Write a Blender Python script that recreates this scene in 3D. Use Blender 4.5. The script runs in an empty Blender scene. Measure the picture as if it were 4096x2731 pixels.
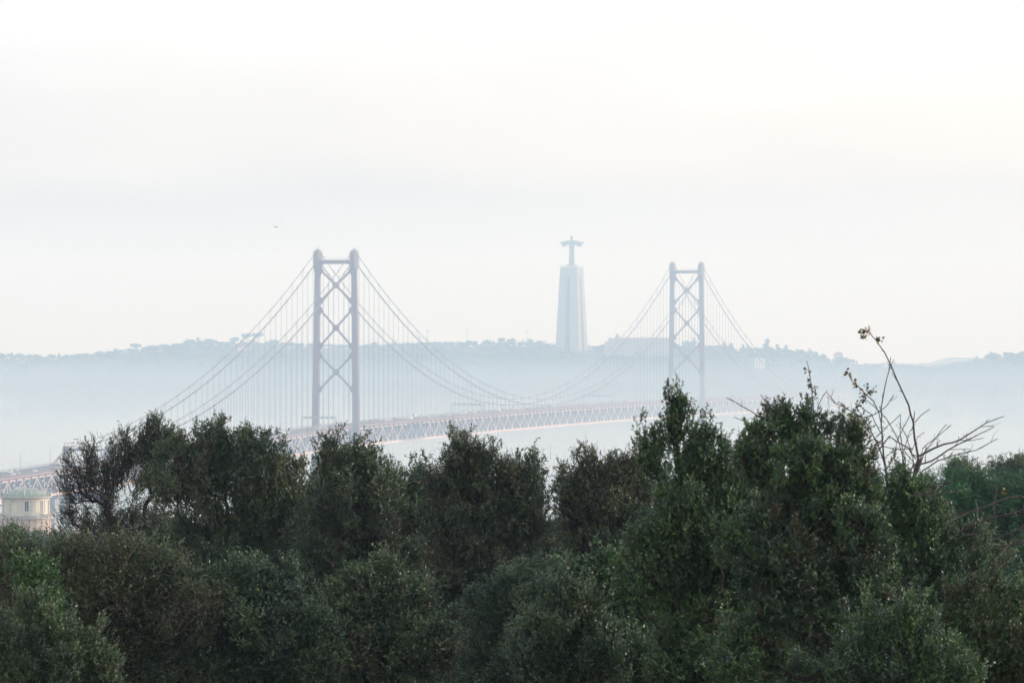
import bpy, math, random
import numpy as np
from mathutils import Vector

# ------------------------------------------------------------------ camera, sky, sun, exposure
SC = bpy.context.scene
F = 21562.0            # focal length in pixels of the 4096 px wide photograph
H = 155.0              # height of the viewpoint above the river, metres
HOR = 1227.0           # pixel row of the horizon

cam_data = bpy.data.cameras.new('camera')
cam = bpy.data.objects.new('camera', cam_data)
SC.collection.objects.link(cam)
cam.location = (0, 0, H)
cam.rotation_euler = (math.radians(90) - math.atan((1365.5 - HOR) / F), 0, 0)
cam_data.sensor_width = 36.0
cam_data.lens = F / 4096 * 36
cam_data.clip_start = 1.0
cam_data.clip_end = 60000
cam_data.dof.use_dof = True
cam_data.dof.focus_distance = 420
cam_data.dof.aperture_fstop = 11.0
SC.camera = cam

SUN_EL = math.radians(11)
SUN_AZ = math.radians(14)       # measured from +X towards +Y
sun_dir = Vector((math.cos(SUN_EL) * math.cos(SUN_AZ), math.cos(SUN_EL) * math.sin(SUN_AZ), math.sin(SUN_EL)))

world = bpy.data.worlds.new('World')
SC.world = world
world.use_nodes = True
nt = world.node_tree
nt.nodes.clear()
def N(t, **kw):
    n = nt.nodes.new(t)
    for k, v in kw.items():
        setattr(n, k, v)
    return n
out = N('ShaderNodeOutputWorld')
bg = N('ShaderNodeBackground'); bg.inputs['Strength'].default_value = 0.1
nt.links.new(bg.outputs[0], out.inputs[0])
sky = N('ShaderNodeTexSky', sky_type='NISHITA', sun_disc=False)
sky.sun_elevation = SUN_EL
sky.sun_rotation = math.radians(90) - SUN_AZ
sky.air_density = 1.2; sky.dust_density = 3.0
tc = N('ShaderNodeTexCoord')
sep = N('ShaderNodeSeparateXYZ'); nt.links.new(tc.outputs['Generated'], sep.inputs[0])
# thin high cloud veil: brightness by elevation
ramp = N('ShaderNodeValToRGB'); ramp.color_ramp.interpolation = 'EASE'
els = ramp.color_ramp.elements
els[0].position = 0.0;  els[0].color = (8.15, 8.17, 8.32, 1)
els[1].position = 1.0;  els[1].color = (9.5, 10.3, 11.2, 1)
e = els.new(0.012); e.color = (8.1, 8.12, 8.3, 1)
e = els.new(0.019); e.color = (7.95, 8.0, 8.25, 1)
e = els.new(0.027); e.color = (9.15, 9.0, 8.85, 1)
e = els.new(0.06); e.color = (10.2, 10.05, 9.95, 1)
e = els.new(0.35); e.color = (11.0, 11.2, 11.4, 1)
# stretched cloud streaks
mp = N('ShaderNodeMapping'); mp.inputs['Scale'].default_value = (9, 9, 42); mp.inputs['Rotation'].default_value = (0, math.radians(4), 0)
nt.links.new(tc.outputs['Generated'], mp.inputs[0])
ns = N('ShaderNodeTexNoise'); ns.inputs['Scale'].default_value = 1.6; ns.inputs['Detail'].default_value = 4
ns.inputs['Roughness'].default_value = 0.45
nt.links.new(mp.outputs[0], ns.inputs['Vector'])
mr = N('ShaderNodeMapRange'); mr.inputs[1].default_value = 0.3; mr.inputs[2].default_value = 0.7
mr.inputs[3].default_value = 0.965; mr.inputs[4].default_value = 1.035
nt.links.new(ns.outputs['Fac'], mr.inputs[0])
# the edge of the veil wanders up and down
mp2 = N('ShaderNodeMapping'); mp2.inputs['Scale'].default_value = (14, 14, 30)
nt.links.new(tc.outputs['Generated'], mp2.inputs[0])
ns2 = N('ShaderNodeTexNoise'); ns2.inputs['Scale'].default_value = 1.0; ns2.inputs['Detail'].default_value = 3
nt.links.new(mp2.outputs[0], ns2.inputs['Vector'])
wob = N('ShaderNodeMath', operation='MULTIPLY_ADD'); wob.inputs[1].default_value = 0.022
nt.links.new(ns2.outputs['Fac'], wob.inputs[0])
tl = N('ShaderNodeMath', operation='MULTIPLY_ADD'); tl.inputs[1].default_value = -0.02; tl.inputs[2].default_value = -0.011
nt.links.new(sep.outputs['X'], tl.inputs[0])
nt.links.new(tl.outputs[0], wob.inputs[2])
addz = N('ShaderNodeMath', operation='ADD'); nt.links.new(wob.outputs[0], addz.inputs[0]); nt.links.new(sep.outputs['Z'], addz.inputs[1])
nt.links.new(addz.outputs[0], ramp.inputs[0])
# brighter and warmer toward the sun on the right
mrx = N('ShaderNodeMapRange'); mrx.inputs[1].default_value = -0.12; mrx.inputs[2].default_value = 0.12
mrx.inputs[3].default_value = 0.0; mrx.inputs[4].default_value = 1.0
nt.links.new(sep.outputs['X'], mrx.inputs[0])
side = N('ShaderNodeMixRGB'); side.inputs[1].default_value = (0.90, 0.93, 0.965, 1); side.inputs[2].default_value = (1.10, 1.085, 1.06, 1)
nt.links.new(mrx.outputs[0], side.inputs[0])
mul1 = N('ShaderNodeMixRGB', blend_type='MULTIPLY'); mul1.inputs[0].default_value = 1
nt.links.new(ramp.outputs[0], mul1.inputs[1]); nt.links.new(side.outputs[0], mul1.inputs[2])
mul2 = N('ShaderNodeVectorMath', operation='SCALE')
nt.links.new(mul1.outputs[0], mul2.inputs[0]); nt.links.new(mr.outputs[0], mul2.inputs['Scale'])
mixs = N('ShaderNodeMixRGB'); mixs.inputs[0].default_value = 0.88
nt.links.new(sky.outputs[0], mixs.inputs[1]); nt.links.new(mul2.outputs[0], mixs.inputs[2])
nt.links.new(mixs.outputs[0], bg.inputs['Color'])

sl = bpy.data.lights.new('sun', 'SUN'); sl.energy = 3.4; sl.angle = math.radians(1.5); sl.color = (1.0, 0.88, 0.78)
so = bpy.data.objects.new('sun', sl); SC.collection.objects.link(so)
so.rotation_euler = sun_dir.to_track_quat('Z', 'Y').to_euler()
so.location = (300, 100, 400)

SC.view_settings.view_transform = 'Standard'; SC.view_settings.look = 'None'
SC.view_settings.gamma = 1.0; SC.view_settings.use_curve_mapping = False
SC.view_settings.exposure = 0.22
cy = SC.cycles
cy.use_denoising = True; cy.denoiser = 'OPENIMAGEDENOISE'; cy.denoising_input_passes = 'RGB_ALBEDO_NORMAL'; cy.denoising_prefilter = 'ACCURATE'
cy.use_adaptive_sampling = True; cy.adaptive_threshold = 0.01
cy.max_bounces = 8; cy.diffuse_bounces = 2; cy.glossy_bounces = 2; cy.transmission_bounces = 3; cy.volume_bounces = 2
cy.transparent_max_bounces = 4
cy.caustics_reflective = False; cy.caustics_refractive = False

# ------------------------------------------------------------------ helpers
COL = SC.collection
MESHOBJS = {}

def at(px, py, d):
    return Vector(((px - 2048) / F * d, d, H - (py - HOR) / F * d))

def tag(o, label=None, cat=None, group=None, kind=None):
    if label: o['label'] = label
    if cat: o['category'] = cat
    if group: o['group'] = group
    if kind: o['kind'] = kind
    return o

def empty(name, loc=(0, 0, 0), rz=0.0, parent=None):
    o = bpy.data.objects.new(name, None); COL.objects.link(o)
    o.location = loc; o.rotation_euler = (0, 0, rz); o.empty_display_size = 1
    if parent: o.parent = parent
    return o

def copy_tree(o, parent=None):
    c = o.copy(); COL.objects.link(c); c.parent = parent
    for ch in list(o.children):
        copy_tree(ch, c)
    return c

def mat(name, col, rough=0.7, col2=None, scale=4.0, bump=0.0, metallic=0.0, spec=0.3, detail=3, lo=0.35, hi=0.65, stretch=None, translucent=0.0):
    m = bpy.data.materials.new(name); m.use_nodes = True
    t = m.node_tree; b = t.nodes['Principled BSDF']
    b.inputs['Base Color'].default_value = (*col, 1); b.inputs['Roughness'].default_value = rough
    b.inputs['Metallic'].default_value = metallic; b.inputs['Specular IOR Level'].default_value = spec
    src = None
    if col2 or bump:
        co = t.nodes.new('ShaderNodeTexCoord')
        mpn = t.nodes.new('ShaderNodeMapping')
        if stretch: mpn.inputs['Scale'].default_value = stretch
        t.links.new(co.outputs['Object'], mpn.inputs[0])
        n = t.nodes.new('ShaderNodeTexNoise'); n.inputs['Scale'].default_value = scale; n.inputs['Detail'].default_value = detail
        t.links.new(mpn.outputs[0], n.inputs['Vector'])
        if col2:
            r = t.nodes.new('ShaderNodeValToRGB'); r.color_ramp.elements[0].position = lo; r.color_ramp.elements[1].position = hi
            r.color_ramp.elements[0].color = (*col, 1); r.color_ramp.elements[1].color = (*col2, 1)
            t.links.new(n.outputs['Fac'], r.inputs[0]); t.links.new(r.outputs[0], b.inputs['Base Color'])
            src = r.outputs[0]
        if bump:
            bm_ = t.nodes.new('ShaderNodeBump'); bm_.inputs['Strength'].default_value = bump
            t.links.new(n.outputs['Fac'], bm_.inputs['Height']); t.links.new(bm_.outputs[0], b.inputs['Normal'])
    if translucent:
        tr = t.nodes.new('ShaderNodeBsdfTranslucent'); mx = t.nodes.new('ShaderNodeMixShader'); mx.inputs[0].default_value = translucent
        tr.inputs[0].default_value = (*[min(1, c * 1.3) for c in col], 1)
        if src: t.links.new(src, tr.inputs[0])
        o_ = t.nodes['Material Output']
        t.links.new(b.outputs[0], mx.inputs[1]); t.links.new(tr.outputs[0], mx.inputs[2]); t.links.new(mx.outputs[0], o_.inputs[0])
    return m

class MB:
    """collects vertices and faces (any size) for ONE mesh object"""
    def __init__(s): s.v = []; s.f = []; s.m = []; s.mi = 0
    def face_verts(s, pts, faces):
        n = len(s.v); s.v.extend(tuple(p) for p in pts)
        for f in faces:
            s.f.append([n + i for i in f]); s.m.append(s.mi)
    def box(s, x0, x1, y0, y1, z0, z1):
        p = [(x0,y0,z0),(x1,y0,z0),(x1,y1,z0),(x0,y1,z0),(x0,y0,z1),(x1,y0,z1),(x1,y1,z1),(x0,y1,z1)]
        s.face_verts(p, [(0,3,2,1),(4,5,6,7),(0,1,5,4),(1,2,6,5),(2,3,7,6),(3,0,4,7)])
    def bar(s, a, b, w, h=None, up=(0, 0, 1), w2=None, h2=None):
        """rectangular bar from a to b: w across, h along 'up'"""
        a = Vector(a); b = Vector(b); h = h or w; w2 = w2 or w; h2 = h2 or h
        d = (b - a).normalized(); u = Vector(up)
        if abs(d.dot(u)) > 0.98: u = Vector((1, 0, 0))
        sd = d.cross(u).normalized(); u = sd.cross(d).normalized()
        P = []
        for c, ww, hh in ((a, w, h), (b, w2, h2)):
            for i, j in ((-1,-1),(1,-1),(1,1),(-1,1)):
                P.append(c + sd * (i * ww / 2) + u * (j * hh / 2))
        s.face_verts(P, [(0,3,2,1),(4,5,6,7),(0,1,5,4),(1,2,6,5),(2,3,7,6),(3,0,4,7)])
    def tube(s, pts, r, k=6):
        pts = [Vector(p) for p in pts]
        rr = r if hasattr(r, '__len__') else [r] * len(pts)
        n0 = len(s.v)
        for i, p in enumerate(pts):
            d = (pts[min(i + 1, len(pts) - 1)] - pts[max(i - 1, 0)]).normalized()
            u = Vector((0, 0, 1)) if abs(d.z) < 0.9 else Vector((1, 0, 0))
            a = d.cross(u).normalized(); b = a.cross(d).normalized()
            for j in range(k):
                t_ = 2 * math.pi * j / k
                s.v.append(tuple(p + a * (rr[i] * math.cos(t_)) + b * (rr[i] * math.sin(t_))))
        for i in range(len(pts) - 1):
            for j in range(k):
                s.f.append([n0+i*k+j, n0+i*k+(j+1)%k, n0+(i+1)*k+(j+1)%k, n0+(i+1)*k+j]); s.m.append(s.mi)
        s.f.append([n0 + j for j in range(k)][::-1]); s.m.append(s.mi)
        s.f.append([n0 + (len(pts)-1)*k + j for j in range(k)]); s.m.append(s.mi)
    def lathe(s, prof, k=24, c=(0, 0), cap=True):
        n0 = len(s.v)
        for r, z in prof:
            for j in range(k):
                t_ = 2 * math.pi * j / k
                s.v.append((c[0] + r * math.cos(t_), c[1] + r * math.sin(t_), z))
        for i in range(len(prof) - 1):
            for j in range(k):
                s.f.append([n0+i*k+j, n0+i*k+(j+1)%k, n0+(i+1)*k+(j+1)%k, n0+(i+1)*k+j]); s.m.append(s.mi)
        if cap:
            s.f.append([n0 + (len(prof)-1)*k + j for j in range(k)]); s.m.append(s.mi)
    def build(s, name, m, parent=None, loc=None, smooth=False):
        me = bpy.data.meshes.new(name); me.from_pydata(s.v, [], s.f)
        ms = m if isinstance(m, (list, tuple)) else [m]
        for x in ms: me.materials.append(x)
        if len(ms) > 1: me.polygons.foreach_set('material_index', s.m)
        if smooth: me.polygons.foreach_set('use_smooth', [True] * len(me.polygons))
        me.update()
        o = bpy.data.objects.new(name, me); COL.objects.link(o)
        if parent: o.parent = parent
        if loc: o.location = loc
        return o

def quads_mesh(name, V, mats, mi=None, smooth=False):
    """V: (n,4,3) array of loose quads -> mesh"""
    n = len(V)
    me = bpy.data.meshes.new(name)
    me.vertices.add(n * 4); me.vertices.foreach_set('co', V.reshape(-1).astype(np.float32))
    me.loops.add(n * 4); me.loops.foreach_set('vertex_index', np.arange(n * 4, dtype=np.int32))
    me.polygons.add(n); me.polygons.foreach_set('loop_start', np.arange(0, n * 4, 4, dtype=np.int32))
    for x in mats: me.materials.append(x)
    if mi is not None: me.polygons.foreach_set('material_index', mi.astype(np.int32))
    me.update(calc_edges=True)
    return me

def obj(name, me, parent=None, loc=None):
    o = bpy.data.objects.new(name, me); COL.objects.link(o)
    if parent: o.parent = parent
    if loc is not None: o.location = loc
    return o

def unit(a):
    return a / np.maximum(np.linalg.norm(a, axis=-1, keepdims=True), 1e-9)

def frustums(P0, P1, R0, R1, K=3):
    """vectorised tapered prisms -> (n*K,4,3)"""
    d = unit(P1 - P0)
    up = np.where(np.abs(d[:, 2:3]) < 0.9, np.array([[0., 0., 1.]]), np.array([[1., 0., 0.]]))
    a = unit(np.cross(d, up)); b = np.cross(a, d)
    Q = []
    for j in range(K):
        t0 = 2 * math.pi * j / K; t1 = 2 * math.pi * (j + 1) / K
        o0 = a * math.cos(t0) + b * math.sin(t0); o1 = a * math.cos(t1) + b * math.sin(t1)
        Q.append(np.stack([P0 + o0 * R0[:, None], P0 + o1 * R0[:, None], P1 + o1 * R1[:, None], P1 + o0 * R1[:, None]], 1))
    return np.concatenate(Q)

# ------------------------------------------------------------------ materials
M_road = mat('asphalt', (0.045, 0.047, 0.05), 0.85, (0.06, 0.06, 0.062), 0.5)
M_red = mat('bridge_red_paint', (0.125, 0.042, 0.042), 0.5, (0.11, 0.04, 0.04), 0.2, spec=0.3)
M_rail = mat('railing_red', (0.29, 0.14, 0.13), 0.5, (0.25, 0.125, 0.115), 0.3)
M_sunlit = mat('sunlit_truss_paint', (0.78, 0.55, 0.50), 0.5, (0.70, 0.48, 0.43), 0.15, spec=0.4)  # bridge red lightened so the colour carries the sun on the near truss
M_wire = mat('wire', (0.12, 0.06, 0.07), 0.6)
M_conc = mat('concrete', (0.36, 0.34, 0.31), 0.85, (0.29, 0.28, 0.26), 0.3)
M_pedestal = mat('pedestal_concrete', (0.27, 0.255, 0.24), 0.85, (0.23, 0.22, 0.21), 0.15, stretch=(1, 1, 0.2))
M_stone = mat('statue_stone', (0.16, 0.15, 0.15), 0.8, (0.13, 0.13, 0.13), 0.4)
M_rock = mat('hill', (0.045, 0.06, 0.035), 0.95, (0.09, 0.09, 0.06), 0.02)
M_grass = mat('hillside_ground', (0.055, 0.06, 0.035), 0.95, (0.09, 0.075, 0.05), 0.25)
M_yellow = mat('ochre_plaster', (0.72, 0.67, 0.57), 0.85, (0.66, 0.61, 0.53), 0.6)
M_white = mat('white_trim', (0.66, 0.62, 0.56), 0.75, (0.56, 0.54, 0.5), 1.2)
M_greenroof = mat('green_copper_roof', (0.22, 0.27, 0.245), 0.6, (0.27, 0.30, 0.275), 1.0)
M_glass = mat('window_glass', (0.05, 0.09, 0.13), 0.15, spec=0.6)
M_wallw = mat('pale_wall', (0.62, 0.60, 0.56), 0.85, (0.54, 0.52, 0.5), 0.2)
M_roof = mat('clay_roof', (0.30, 0.15, 0.10), 0.85, (0.24, 0.13, 0.09), 0.5)
M_grey = mat('grey_metal', (0.25, 0.26, 0.27), 0.5, (0.2, 0.21, 0.22), 0.8)
M_black = mat('black_feathers', (0.012, 0.011, 0.012), 0.7, (0.02, 0.018, 0.018), 20)
M_tyre = mat('tyre_rubber', (0.02, 0.02, 0.02), 0.8, (0.03, 0.03, 0.03), 6)
M_bark = mat('bark', (0.030, 0.025, 0.024), 0.95, (0.052, 0.044, 0.040), 6, stretch=(1, 1, 0.3))
M_bark2 = mat('grey_bark', (0.085, 0.07, 0.068), 0.95, (0.05, 0.04, 0.04), 8)

def leafm(name, c, c2, sc=0.9):
    return mat(name, c, 0.48, c2, sc, spec=0.4, lo=0.4, hi=0.6, translucent=0.12)
L_olive = leafm('olive_leaf', (0.075, 0.110, 0.045), (0.125, 0.150, 0.070))
L_dark = leafm('dark_leaf', (0.034, 0.072, 0.038), (0.062, 0.108, 0.054))
L_brown = leafm('brown_leaf', (0.085, 0.075, 0.048), (0.115, 0.095, 0.060))
L_sage = leafm('sage_leaf', (0.12, 0.155, 0.11), (0.085, 0.12, 0.085))
L_green = leafm('green_leaf', (0.060, 0.130, 0.040), (0.095, 0.170, 0.050))
L_vivid = leafm('vivid_leaf', (0.040, 0.115, 0.030), (0.065, 0.14, 0.04))
L_pine = leafm('pine_needle', (0.018, 0.090, 0.026), (0.036, 0.145, 0.040))
L_yellow = leafm('autumn_leaf', (0.26, 0.17, 0.04), (0.17, 0.09, 0.035), 12)
L_autdark = leafm('withered_leaf', (0.06, 0.04, 0.025), (0.045, 0.05, 0.025), 12)
L_far = mat('far_foliage', (0.030, 0.045, 0.028), 0.9, (0.045, 0.06, 0.035), 0.05)

# ------------------------------------------------------------------ near ground, river, far hills
random.seed(7); rng = np.random.default_rng(11)

def grid_mesh(name, xs, ys, zf, m, kind='structure', smooth=True):
    X, Y = np.meshgrid(xs, ys); Z = zf(X, Y)
    ny, nx = X.shape
    V = np.stack([X, Y, Z], -1).reshape(-1, 3)
    me = bpy.data.meshes.new(name)
    me.vertices.add(len(V)); me.vertices.foreach_set('co', V.reshape(-1).astype(np.float32))
    i = np.arange(ny - 1)[:, None] * nx + np.arange(nx - 1)[None]
    q = np.stack([i, i + 1, i + nx + 1, i + nx], -1).reshape(-1, 4)
    me.loops.add(q.size); me.loops.foreach_set('vertex_index', q.reshape(-1).astype(np.int32))
    me.polygons.add(len(q)); me.polygons.foreach_set('loop_start', np.arange(0, q.size, 4, dtype=np.int32))
    me.polygons.foreach_set('use_smooth', [smooth] * len(q))
    me.materials.append(m); me.update(calc_edges=True)
    o = obj(name, me); tag(o, kind=kind)
    return o

GY = [-400, -60, -12, 12, 45, 75, 140, 210, 350, 800, 1250, 1600, 2250, 2620, 2760, 3200]
GZ = [150, 151, 152.6, 152.6, 149.0, 147.0, 144.5, 138, 128, 104, 88, 78, 38, 3.0, -6, -12]
def ground_z(x, y):
    z = np.interp(y, GY, GZ)
    return z + 0.5 * np.sin(x * 0.13 + y * 0.05) * np.minimum(1, np.abs(y) / 100) + 3.0 * np.sin(x * 0.011 + y * 0.004) * np.clip((y - 300) / 900, 0, 1)

xs = np.concatenate([np.arange(-2600, -60, 60), np.arange(-60, 60, 3), np.arange(60, 2601, 60)])
ys = np.concatenate([np.arange(-400, -40, 30), np.arange(-40, 260, 3), np.arange(260, 3200, 30)])
grid_mesh('ground', xs, ys, ground_z, M_grass)

# river: slightly rippled, mirrors the sky at this grazing angle
M_water = bpy.data.materials.new('river_water'); M_water.use_nodes = True
t = M_water.node_tree; b = t.nodes['Principled BSDF']
b.inputs['Base Color'].default_value = (0.05, 0.075, 0.085, 1); b.inputs['Roughness'].default_value = 0.22
b.inputs['Specular IOR Level'].default_value = 0.6
co = t.nodes.new('ShaderNodeTexCoord'); mpn = t.nodes.new('ShaderNodeMapping'); mpn.inputs['Scale'].default_value = (0.02, 0.006, 1)
t.links.new(co.outputs['Object'], mpn.inputs[0])
n = t.nodes.new('ShaderNodeTexNoise'); n.inputs['Scale'].default_value = 1.0; n.inputs['Detail'].default_value = 6
t.links.new(mpn.outputs[0], n.inputs['Vector'])
bp = t.nodes.new('ShaderNodeBump'); bp.inputs['Strength'].default_value = 0.25; bp.inputs['Distance'].default_value = 0.6
t.links.new(n.outputs['Fac'], bp.inputs['Height']); t.links.new(bp.outputs[0], b.inputs['Normal'])
mw = MB(); mw.face_verts([(-4200, 2600, 0), (4200, 2600, 0), (4200, 9000, 0), (-4200, 9000, 0)], [(0, 1, 2, 3)])
tag(mw.build('river', M_water), kind='structure')

# far bank: ridge profile read in (px, py) at the statue's distance
DR = 5330.0
ridge_px = [(-2600, 1440), (-900, 1430), (0, 1434), (200, 1436), (420, 1432), (500, 1412), (620, 1404), (760, 1384), (900, 1380), (980, 1368), (1060, 1372), (1130, 1388),
            (1500, 1396), (1600, 1388), (1750, 1384), (1900, 1386), (2100, 1382), (2200, 1396), (2360, 1400), (2700, 1398), (2820, 1396),
            (3000, 1408), (3120, 1412), (3250, 1428), (3340, 1452), (3500, 1462), (3620, 1482), (3780, 1484), (3900, 1470), (3950, 1432), (4096, 1424),
            (4500, 1430), (6500, 1450)]
RX = np.array([(p[0] - 2048) / F * DR for p in ridge_px]); RZ = np.array([H - (p[1] - HOR) / F * DR for p in ridge_px])
def hill_z(X, Y):
    r = np.interp(X, RX, RZ)
    wob = 10 * np.sin(X * 0.013) + 6 * np.sin(X * 0.031 + 1)
    # shore, cliff, slope, plateau, gentle fall behind
    s = np.interp(Y + wob, [5080, 5120, 5175, 5250, 5330, 5420, 6200, 7600], [-8/100, 0.03, 0.52, 0.86, 1.0, 0.985, 0.82, 0.7])
    bump_ = 2.2 * np.sin(X * 0.05 + Y * 0.03) + 1.6 * np.sin(X * 0.11 - Y * 0.07) + 1.2 * np.sin(X * 0.23 + Y * 0.19)
    return r * s + bump_ * np.clip((s - 0.1) * (1.05 - s) * 3, 0, 1)
xs = np.concatenate([np.arange(-4000, -800, 60), np.arange(-800, 800, 8), np.arange(800, 4001, 60)])
ys = np.concatenate([np.arange(5040, 5440, 10), np.arange(5440, 7600, 80)])
# cliff: bare pale rock below, scrub above
M_cliff = bpy.data.materials.new('cliff_and_scrub'); M_cliff.use_nodes = True
t = M_cliff.node_tree; b = t.nodes['Principled BSDF']; b.inputs['Roughness'].default_value = 0.95
co = t.nodes.new('ShaderNodeTexCoord'); sp_ = t.nodes.new('ShaderNodeSeparateXYZ'); t.links.new(co.outputs['Object'], sp_.inputs[0])
n = t.nodes.new('ShaderNodeTexNoise'); n.inputs['Scale'].default_value = 0.02; n.inputs['Detail'].default_value = 6; n.inputs['Roughness'].default_value = 0.6
t.links.new(co.outputs['Object'], n.inputs['Vector'])
ma = t.nodes.new('ShaderNodeMath'); ma.operation = 'MULTIPLY_ADD'; ma.inputs[1].default_value = 90; t.links.new(n.outputs['Fac'], ma.inputs[0]); t.links.new(sp_.outputs['Z'], ma.inputs[2])
mrn = t.nodes.new('ShaderNodeMapRange'); mrn.inputs[1].default_value = 78; mrn.inputs[2].default_value = 112
t.links.new(ma.outputs[0], mrn.inputs[0])
mxn = t.nodes.new('ShaderNodeMixRGB'); mxn.inputs[1].default_value = (0.40, 0.36, 0.30, 1); mxn.inputs[2].default_value = (0.045, 0.06, 0.035, 1)
t.links.new(mrn.outputs[0], mxn.inputs[0]); t.links.new(mxn.outputs[0], b.inputs['Base Color'])
grid_mesh('hills', xs, ys, hill_z, M_cliff)

# the very far low ridge seen between the right slopes
def far_z(X, Y):
    r = np.interp(X, [-4000, -1500, -700, -420, -250, 300, 560, 640, 800, 1100, 4000], [40, 44, 46, 46, 44, 44, 62, 84, 82, 60, 50])
    return r * np.interp(Y, [7600, 7900, 8900], [0, 1, 0.4]) - 3
grid_mesh('distant_ridge', np.arange(-4000, 4001, 40), np.arange(7600, 8900, 60), far_z, M_rock)

# ------------------------------------------------------------------ haze
hb = MB(); hb.box(-4500, 4500, -600, 9300, -22, 236)
M_haze = bpy.data.materials.new('haze'); M_haze.use_nodes = True
t = M_haze.node_tree; t.nodes.clear()
o_ = t.nodes.new('ShaderNodeOutputMaterial'); v = t.nodes.new('ShaderNodeVolumePrincipled')
v.inputs['Color'].default_value = (0.56, 0.76, 1.0, 1)
v.inputs['Absorption Color'].default_value = (1, 1, 1, 1)
v.inputs['Density'].default_value = 0.85e-4
v.inputs['Anisotropy'].default_value = 0.0
t.links.new(v.outputs[0], o_.inputs['Volume'])
hz = hb.build('haze', M_haze); tag(hz, kind='stuff', label='pale haze thinning the far bank and the bridge', cat='haze')
hz.display_type = 'WIRE'
def mist(name, box, density, label):
    m_ = M_haze.copy(); m_.name = name
    m_.node_tree.nodes['Principled Volume'].inputs['Density'].default_value = density
    b_ = MB(); b_.box(*box); o2 = b_.build(name, m_); tag(o2, kind='stuff', label=label, cat='mist'); o2.display_type = 'WIRE'
mist('river_mist', (-4400, 4400, 1050, 9200, -20, 234), 2.45e-4, 'mist hanging over the river and the far bank')
mist('low_river_fog', (-4300, 4300, 2950, 5160, -4, 78), 3.4e-4, 'low fog lying on the river under the bridge deck')
mist('fog_bank', (-4200, 4200, 3600, 5140, -3, 107), 3.6e-4, 'fog bank hiding the cables between midspan and the far bank')

# ------------------------------------------------------------------ the suspension bridge
BD = Vector((255.6, 980.0)).normalized()
BR = empty('suspension_bridge', (-112.3, 3439.0, 0), math.atan2(BD.y, BD.x))
tag(BR, 'long red suspension bridge crossing the hazy river on two tall braced towers', 'bridge')
T0, T1, T2, T3 = -720.0, 0.0, 1013.0, 1810.0
def zt(t):                       # top chord height along the bridge
    if t <= 0: return 77 + 0.0207 * t
    if t <= 1013: u = t / 1013; return 77 + 6 * u * (1 - u)
    return 77 - 0.008 * (t - 1013)
PAN = 11.513
def stations(a, b):
    n = int(round((b - a) / PAN)); return [a + i * (b - a) / n for i in range(n + 1)]
ST = stations(T0, 1670)
DEPTH = 10.65
for s in (-10.2, 10.2):
    top = MB()
    for i in range(len(ST) - 1):
        a, b2 = ST[i], ST[i + 1]; za, zb = zt(a), zt(b2)
        top.bar((a, s, za), (b2, s, zb), 0.7, 0.8)                                   # top chord
        top.bar((a, s, za - DEPTH), (b2, s, zb - DEPTH), 0.8, 1.15)                   # bottom chord
        top.bar((a, s, za - 0.4), (a, s, za - DEPTH + 0.5), 0.32, 0.32, (1, 0, 0))   # vertical
        if i % 2: top.bar((a, s, za - 0.4), (b2, s, zb - DEPTH + 0.5), 0.55, 0.5)
        else: top.bar((a, s, za - DEPTH + 0.5), (b2, s, zb - 0.4), 0.55, 0.5)
        if i % 2 == 0: top.box(a - 0.9, a + 0.9, s - 0.42, s + 0.42, za - DEPTH + 0.58, za - DEPTH + 1.7)
        else: top.box(a - 0.8, a + 0.8, s - 0.4, s + 0.4, za - 1.4, za - 0.41)
    top.build('stiffening_truss', M_sunlit if s < 0 else M_red, BR)  # same paint on both sides: sunlight and shade put into the two truss colours
# floor beams, lateral bracing, stringers
fl = MB()
for i in range(len(ST) - 1):
    a, b2 = ST[i], ST[i + 1]; za, zb = zt(a), zt(b2)
    fl.bar((a, -9.85, za - DEPTH + 0.2), (a, 9.85, za - DEPTH + 0.2), 0.5, 0.9)
    fl.bar((a, -9.85, za - DEPTH + 1.6), (a, -0.3, za - 0.9), 0.9, 1.4)
    fl.bar((a, 9.85, za - DEPTH + 1.6), (a, 0.3, za - 0.9), 0.9, 1.4)
    fl.bar((a, -5, za - 0.5), (b2, -5, zb - 0.5), 0.5, 2.2); fl.bar((a, 5, za - 0.5), (b2, 5, zb - 0.5), 0.5, 2.2); fl.bar((a, 7, za - DEPTH + 2.4), (b2, 7, zb - DEPTH + 2.4), 0.3, 2.2)
    fl.bar((a, -11.6, za + 0.55), (a, 11.6, za + 0.55), 0.4, 1.0)
    for s in (-11.6, 11.6): fl.bar((a, s, za + 0.5), (a, s * 0.91, za - 0.9), 0.3, 0.3)
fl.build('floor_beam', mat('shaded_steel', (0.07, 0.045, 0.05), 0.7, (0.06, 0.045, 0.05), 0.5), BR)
dk = MB(); rdk = MB(); fas = MB()
for i in range(len(ST) - 1):
    a, b2 = ST[i], ST[i + 1]; za, zb = zt(a), zt(b2)
    P = lambda t_, s, z: (t_, s, z)
    for M_, s0, s1, lo, hi in ((dk, -11.4, 11.4, 1.1, 2.15), (rdk, -8.6, 8.6, -DEPTH + 0.75, -DEPTH + 1.25)):
        M_.face_verts([P(a, s0, za+lo), P(b2, s0, zb+lo), P(b2, s1, zb+lo), P(a, s1, za+lo), P(a, s0, za+hi), P(b2, s0, zb+hi), P(b2, s1, zb+hi), P(a, s1, za+hi)],
                      [(0,1,5,4),(1,2,6,5),(2,3,7,6),(3,0,4,7),(0,3,2,1),(4,5,6,7)])
dk.build('road_deck', M_road, BR); rdk.build('rail_deck', M_grey, BR)
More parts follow.
